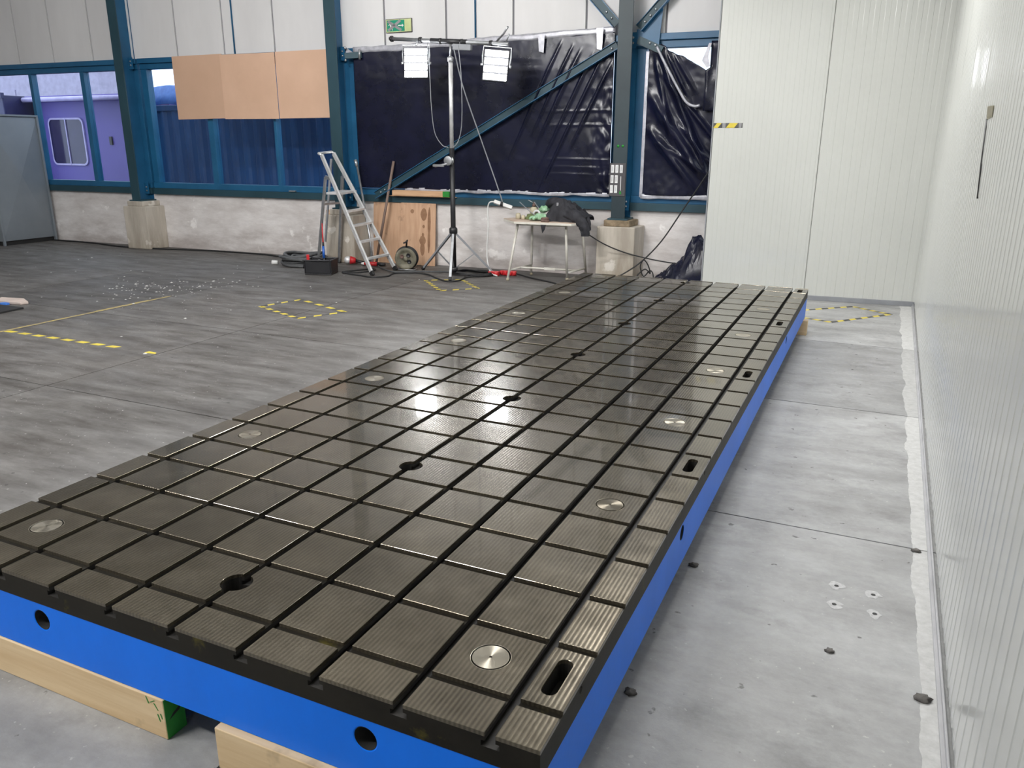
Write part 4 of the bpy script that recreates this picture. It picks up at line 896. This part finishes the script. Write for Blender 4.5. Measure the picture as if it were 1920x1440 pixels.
# cables on the floor
FC = 'cables lying on the floor'
cable('floor_cable', [(-12.6, 8.36, .012), (-11.2, 8.42, .012), (-10.05, 8.27, .012), (-9.2, 8.34, .012), (-8.3, 8.53, .012), (-7.2, 8.55, .012), (-6.6, 8.4, .012), (-6.2, 8.33, .03)], .013, M['rubber'], 'long black cable along the foot of the concrete wall')
cable('floor_cable', [(-5.02, 7.66, .01), (-4.95, 7.80, .01), (-4.80, 8.06, .01), (-4.70, 7.95, .01), (-4.78, 7.72, .01), (-4.98, 7.6, .01), (-4.6, 7.50, .01), (-4.38, 7.46, .01), (-4.25, 7.62, .01), (-4.30, 7.86, .01), (-4.1, 8.0, .01), (-3.85, 7.98, .01), (-3.6, 7.78, .01), (-3.33, 7.60, .01), (-3.22, 7.72, .01), (-3.25, 8.0, .01), (-3.1, 8.2, .01), (-3.0, 8.28, .02)], .011, M['rubber'], 'black cable winding past the ladder feet to the tripod')
cable('floor_cable', [(-5.0, 8.45, .012), (-4.75, 8.2, .012), (-4.55, 8.05, .012), (-4.35, 7.95, .012), (-4.15, 8.10, .012), (-3.7, 8.28, .012), (-3.3, 8.22, .012)], .010, M['cablegrey'], 'grey cable passing under the dusty reel')
rnd = random.Random(5); tp_ = []
for k in range(46):
    a = k * .72; tp_.append((-3.32 + (.30 + .06 * rnd.random()) * math.cos(a) * .9, 8.24 + (.13 + .06 * rnd.random()) * math.sin(a), .014 + .035 * rnd.random()))
cable('cable_tangle', tp_, .009, M['rubber'], 'tangle of black cable between the tripod and the red sockets', None, 5)
cable('floor_cable', [(-2.75, 8.46, .03), (-2.5, 8.35, .012), (-2.1, 8.12, .012), (-1.7, 7.8, .012), (-1.3, 7.2, .012), (-1.0, 6.75, .012), (-.9, 6.5, .012)], .010, M['rubber'], 'black cable from the red sockets toward the far corner of the plate')
cable('hanging_cable', [(-1.70, 8.30, .64), (-1.5, 8.42, .50), (-1.28, 8.55, .395), (-1.0, 8.62, .325), (-.72, 8.65, .285), (-.5, 8.68, .27)], .008, M['rubber'], 'black cable sagging from the jacket to the black plastic heap')
cable('hanging_cable', [(-.26, 8.68, 1.46), (-.40, 8.67, 1.22), (-.56, 8.66, .96), (-.80, 8.62, .56), (-1.02, 8.55, .30), (-1.22, 8.45, .14), (-1.42, 8.3, .03), (-1.45, 8.0, .012), (-1.2, 7.4, .012), (-.9, 6.9, .012), (-.8, 6.5, .012)], .009, M['rubber'], 'black cable dropping from the torn sheeting to the floor behind the plate')
lpz = [(-1.13, 8.62, .014), (-1.10, 8.66, .10), (-1.02, 8.70, .17), (-.95, 8.70, .12), (-.98, 8.68, .23), (-1.04, 8.68, .29), (-1.08, 8.68, .20), (-1.03, 8.68, .08), (-.95, 8.66, .16), (-.90, 8.64, .13), (-.88, 8.62, .015)]
cable('cable_loops', lpz, .008, M['rubber'], 'springy loops of black cable beside the concrete plinth')

# black plastic heap beside the white wall
hp = root('plastic_heap', (-.4, 8.65, 0), 'shiny black plastic sheet heaped against the white wall end', 'plastic heap')
def heap(u, v):
    x = -.92 + .80 * u; y = 8.42 + .52 * v
    e = max(0, 1 - abs(v - .5) * 2) ** .45
    pr_ = [(0, 0), (.12, .12), (.3, .27), (.42, .33), (.52, .50), (.62, .66), (.74, .74), (1, .72)]
    h = 0
    for (a, b), (c, d) in zip(pr_, pr_[1:]):
        if a <= u <= c: h = b + (d - b) * (u - a) / (c - a); break
    n3 = noise.noise((x * 6, y * 6, 2)); n4 = noise.noise((x * 16, y * 13, 5))
    rg = 1 - abs(noise.noise((x * 9, y * 9, 9))); r2 = 1 - abs(noise.noise((x * 20, y * 17, 19)))
    return (x + .03 * n4, y, .003 + max(0, h * e * (.86 + .2 * n3) + .09 * (rg - .7) * e + .035 * (r2 - .7) * e + .02 * n4 * e))
part('sheet', MB().grid(heap, 110, 70), M['sheet'], hp)

# ------------------------------------------------------------------ floor markings, litter, wall marks
def dashes(mb, p, q, w, n, duty=.55, black=True, skew=.25):
    p, q = Vector((p[0], p[1], 0)), Vector((q[0], q[1], 0)); d = q - p; nrm = Vector((-d.y, d.x, 0)).normalized() * w / 2; z = Vector((0, 0, .0012))
    for k in range(n):
        for a, b, mi in ((k / n, (k + duty) / n, 0), ((k + duty) / n, (k + 1) / n, 1)):
            if mi and not black: continue
            sk = d.normalized() * w * skew
            v = [p + d * a - nrm - sk, p + d * b - nrm - sk, p + d * b + nrm + sk, p + d * a + nrm + sk]
            mb.add([x + z for x in v] + [x + z * .1 for x in v], [(0, 1, 2, 3), (0, 4, 5, 1), (1, 5, 6, 2), (2, 6, 7, 3), (3, 7, 4, 0)], mi=mi)
    return mb
TM = [M['yellow'], M['tapeblack']]
single('floor_tape', dashes(MB(), (-5.72, 3.37), (-4.17, 3.385), .055, 8, .58, False), TM, (-5, 3.37, 0), 'straight row of yellow tape dashes near the dark board on the left', 'floor tape')
single('floor_tape', MB().add([(-3.90, 3.35, .0012), (-3.77, 3.355, .0012), (-3.80, 3.395, .0012), (-3.89, 3.40, .0012)], [(0, 1, 2, 3)]), M['yellow'], (-3.84, 3.37, 0), 'single torn yellow tape scrap beyond the end of the dashed row', 'floor tape')
def outline(cs, ns, lab, close=True, w=.05, blacks=True):
    r = root('tape_outline', (sum(c[0] for c in cs) / len(cs), sum(c[1] for c in cs) / len(cs), 0), lab, 'floor tape', 'hazard tape outlines on the floor')
    for k in range(len(cs) if close else len(cs) - 1):
        part('tape_strip', dashes(MB(), cs[k], cs[(k + 1) % len(cs)], w, ns[k], .5, blacks), TM, r)
outline([(-4.39, 5.33), (-3.62, 5.01), (-3.38, 5.48), (-4.25, 5.83)], [5, 3, 4, 3], 'yellow and black tape rectangle on the open floor, away from the stand')
outline([(-3.65, 7.60), (-3.10, 7.02), (-2.76, 7.36), (-3.26, 7.86)], [6, 3, 6, 3], 'yellow and black tape outline at the tripod feet')
outline([(1.02, 7.70), (1.50, 8.15), (1.88, 7.87), (1.34, 7.19), (1.00, 7.32)], [4, 4, 5, 3], 'yellow and black tape outline before the white wall past the plate', False)
single('yellow_line', MB().box(-5.775, -5.735, 3.30, 5.35, .0002, .001).box(-5.79, -5.73, 4.38, 5.05, .0003, .0012), M['yellow_worn'], (-5.75, 4.3, 0), 'worn yellow painted line along a slab joint', 'floor line')
hz = root('hazard_tape', CORN + DF * 2.2 + NF * .003 + Vector((0, 0, 1.92)), 'short black and yellow hazard tape on the white wall edge', 'tape')
def wf_pt(t, z, o=.0035): return CORN + DF * t + NF * o + Vector((0, 0, z))
def slant(t0, t1, mt, nm, sk=.02):
    part(nm, MB().add([wf_pt(t0 + sk, 1.893), wf_pt(t1 + sk, 1.893), wf_pt(t1 - sk, 1.946), wf_pt(t0 - sk, 1.946)], [(0, 1, 2, 3)]), mt, hz)
part('backing', MB().add([wf_pt(2.325, 1.893, .003), wf_pt(2.003, 1.893, .003), wf_pt(2.003, 1.946, .003), wf_pt(2.325, 1.946, .003)], [(0, 1, 2, 3)]), M['tapeblack'], hz)
slant(2.305, 2.255, M['yellow'], 'yellow_stripe'); slant(2.165, 2.075, M['yellow'], 'yellow_stripe'); slant(2.225, 2.19, M['tapegrey'], 'grey_stripe', 0); slant(2.045, 2.015, M['tapegrey'], 'grey_stripe', 0)
def wr_pt(y, z, o=.004):
    t = (y - CORN.y) / DR.y; return CORN + DR * t + NR * o + Vector((0, 0, z))
single('tape_patch', MB().add([wr_pt(3.42, 1.895), wr_pt(3.12, 1.888), wr_pt(3.09, 1.838), wr_pt(3.35, 1.832)], [(0, 1, 2, 3), (3, 2, 1, 0)]), pm('old_masking_tape', (.50, .47, .35), rough=.7), wr_pt(3.25, 1.86), 'yellowed tape patch on the long white wall', 'tape', solid=.001)
single('wall_crack', MB().tube([wr_pt(3.345, 1.835), wr_pt(3.25, 1.66), wr_pt(3.125, 1.476)], .0035, 6), M['rubber'], wr_pt(3.2, 1.6), 'thin dark cord hanging from the tape patch on the white wall', 'cord')

rnd = random.Random(21); fk = MB()
for k in range(250):
    if k < 160: x, y = rnd.gauss(-6.25, .42), rnd.gauss(5.75, .40)
    else: x, y = rnd.uniform(-11, -3.4), rnd.uniform(3.2, 8.2)
    s_ = rnd.uniform(.004, .016) * (1.5 if rnd.random() < .12 else 1); a = rnd.uniform(0, 6)
    fk.add([(x + s_ * math.cos(a + q * 2 * PI / 5) * rnd.uniform(.6, 1.2), y + s_ * math.sin(a + q * 2 * PI / 5) * rnd.uniform(.6, 1.2), .0015) for q in range(5)] + [(x, y, .0015 + s_ * .35)], [(q, (q + 1) % 5, 5) for q in range(5)])
single('paint_flakes', fk, pm('white_flakes', (.60, .59, .57), rough=.8), (-6.2, 5.7, 0), 'white paint flakes scattered on the open floor', 'flakes', kind='stuff')
single('dark_board', MB().prism([(-7.05, 3.80), (-6.55, 3.84), (-6.57, 4.12), (-7.1, 4.10)], .001, .02), M['rubber'], (-6.8, 3.97, 0), 'flat black board lying on the floor at the left edge', 'board', bevel=.003)
single('cardboard_scrap', MB().prism([(-7.2, 4.20), (-6.80, 4.24), (-6.78, 4.32), (-7.0, 4.42), (-7.3, 4.36)], .001, .03), M['pinkscrap'], (-7.0, 4.3, 0), 'pale scrap lying behind the black board', 'scrap', bevel=.006)
single('blue_scrap', MB().prism([(-7.02, 4.15), (-6.93, 4.16), (-6.92, 4.20), (-7.01, 4.20)], .001, .025), M['tarp'], (-6.97, 4.17, 0), 'small blue scrap next to the black board', 'scrap', bevel=.004)
for k, (x, y) in enumerate(((1.690, 1.885), (1.827, 1.876), (1.690, 1.738), (1.835, 1.733))):
    r = root('anchor_hole', (x, y, 0), ['dusty white drilled hole in the floor, far one on the plate side', 'dusty white drilled hole in the floor, far one on the wall side', 'dusty white drilled hole in the floor, near one on the plate side', 'dusty white drilled hole in the floor, near one on the wall side'][k], 'hole', 'drilled holes in the floor')
    part('dust', MB().add([(x + (.026 + .022 * noise.noise((k * 3 + .5, q * .45, 0))) * math.cos(2 * PI * q / 16), y + (.030 + .024 * noise.noise((k * 5 + .5, q * .4, 3))) * math.sin(2 * PI * q / 16), .0008) for q in range(16)], [list(range(16))]), M['dust'], r)
    part('hole', MB().add([(x + .009 * math.cos(2 * PI * q / 12), y + .009 * math.sin(2 * PI * q / 12), .0014) for q in range(12)], [list(range(12))]), M['darkhole'], r)
for k, (x, y, s_, lab) in enumerate(((1.129, 1.80, .016, 'dark chip on the floor between plate and joint'), (1.118, .90, .017, 'dark chip close to the blue plate side'), (1.99, 2.34, .015, 'pebble where the slab joint meets the wall strip'), (1.985, 1.27, .020, 'dark crumbly lump beside the wall strip'), (1.694, 1.41, .013, 'greenish chip in the middle of the clear floor'))):
    single('stone_chip', blob((x, y, s_ * .28), (s_ * 1.3, s_, s_ * .5), k * 3.3, .5, 2, 12, 8), M['stone'], (x, y, 0), lab, 'chip', 'chips on the floor beside the plate')

# ------------------------------------------------------------------ unseen hall lamps, added and aimed for fill (above and behind the camera)
for k, (x, y, w, tilt) in enumerate(LAMPS):
    r = root('ceiling_lamp', (x, y, 5.0), 'long hall ceiling lamp above the ' + ['right aisle behind the camera', 'middle bay behind the camera', 'far left bay behind the camera', 'open floor left of the bed plate', 'far left open floor', 'far end of the bed plate'][k], 'lamp', 'ceiling lamps of the hall')
    G_ = Matrix.Translation((x, y, 5.0)) @ Matrix.Rotation(math.radians(tilt), 4, 'X')
    part('housing', MB(G_).box(-.9, .9, -.16, .16, .02, .12), M['hallwall'], r, bevel=.01)
    part('diffuser', MB(G_).box(-.86, .86, -.13, .13, .005, .02), M['lampglow'], r)
    for q in (-.7, .7): part('rod', MB().tube([(x + q, y, 5.06), (x + q, y, 5.5)], .01, 6), M['zinc'], r)
    ld_ = bpy.data.lights.new('lamp_light', 'AREA'); ld_.shape = 'RECTANGLE'; ld_.size = 1.7; ld_.size_y = .3; ld_.energy = LAMP_W * w; ld_.color = (1, .99, .975)
    lo = bpy.data.objects.new('lamp_light', ld_); COL.objects.link(lo); lo.parent = r; lo.rotation_euler = (math.radians(tilt), 0, 0)
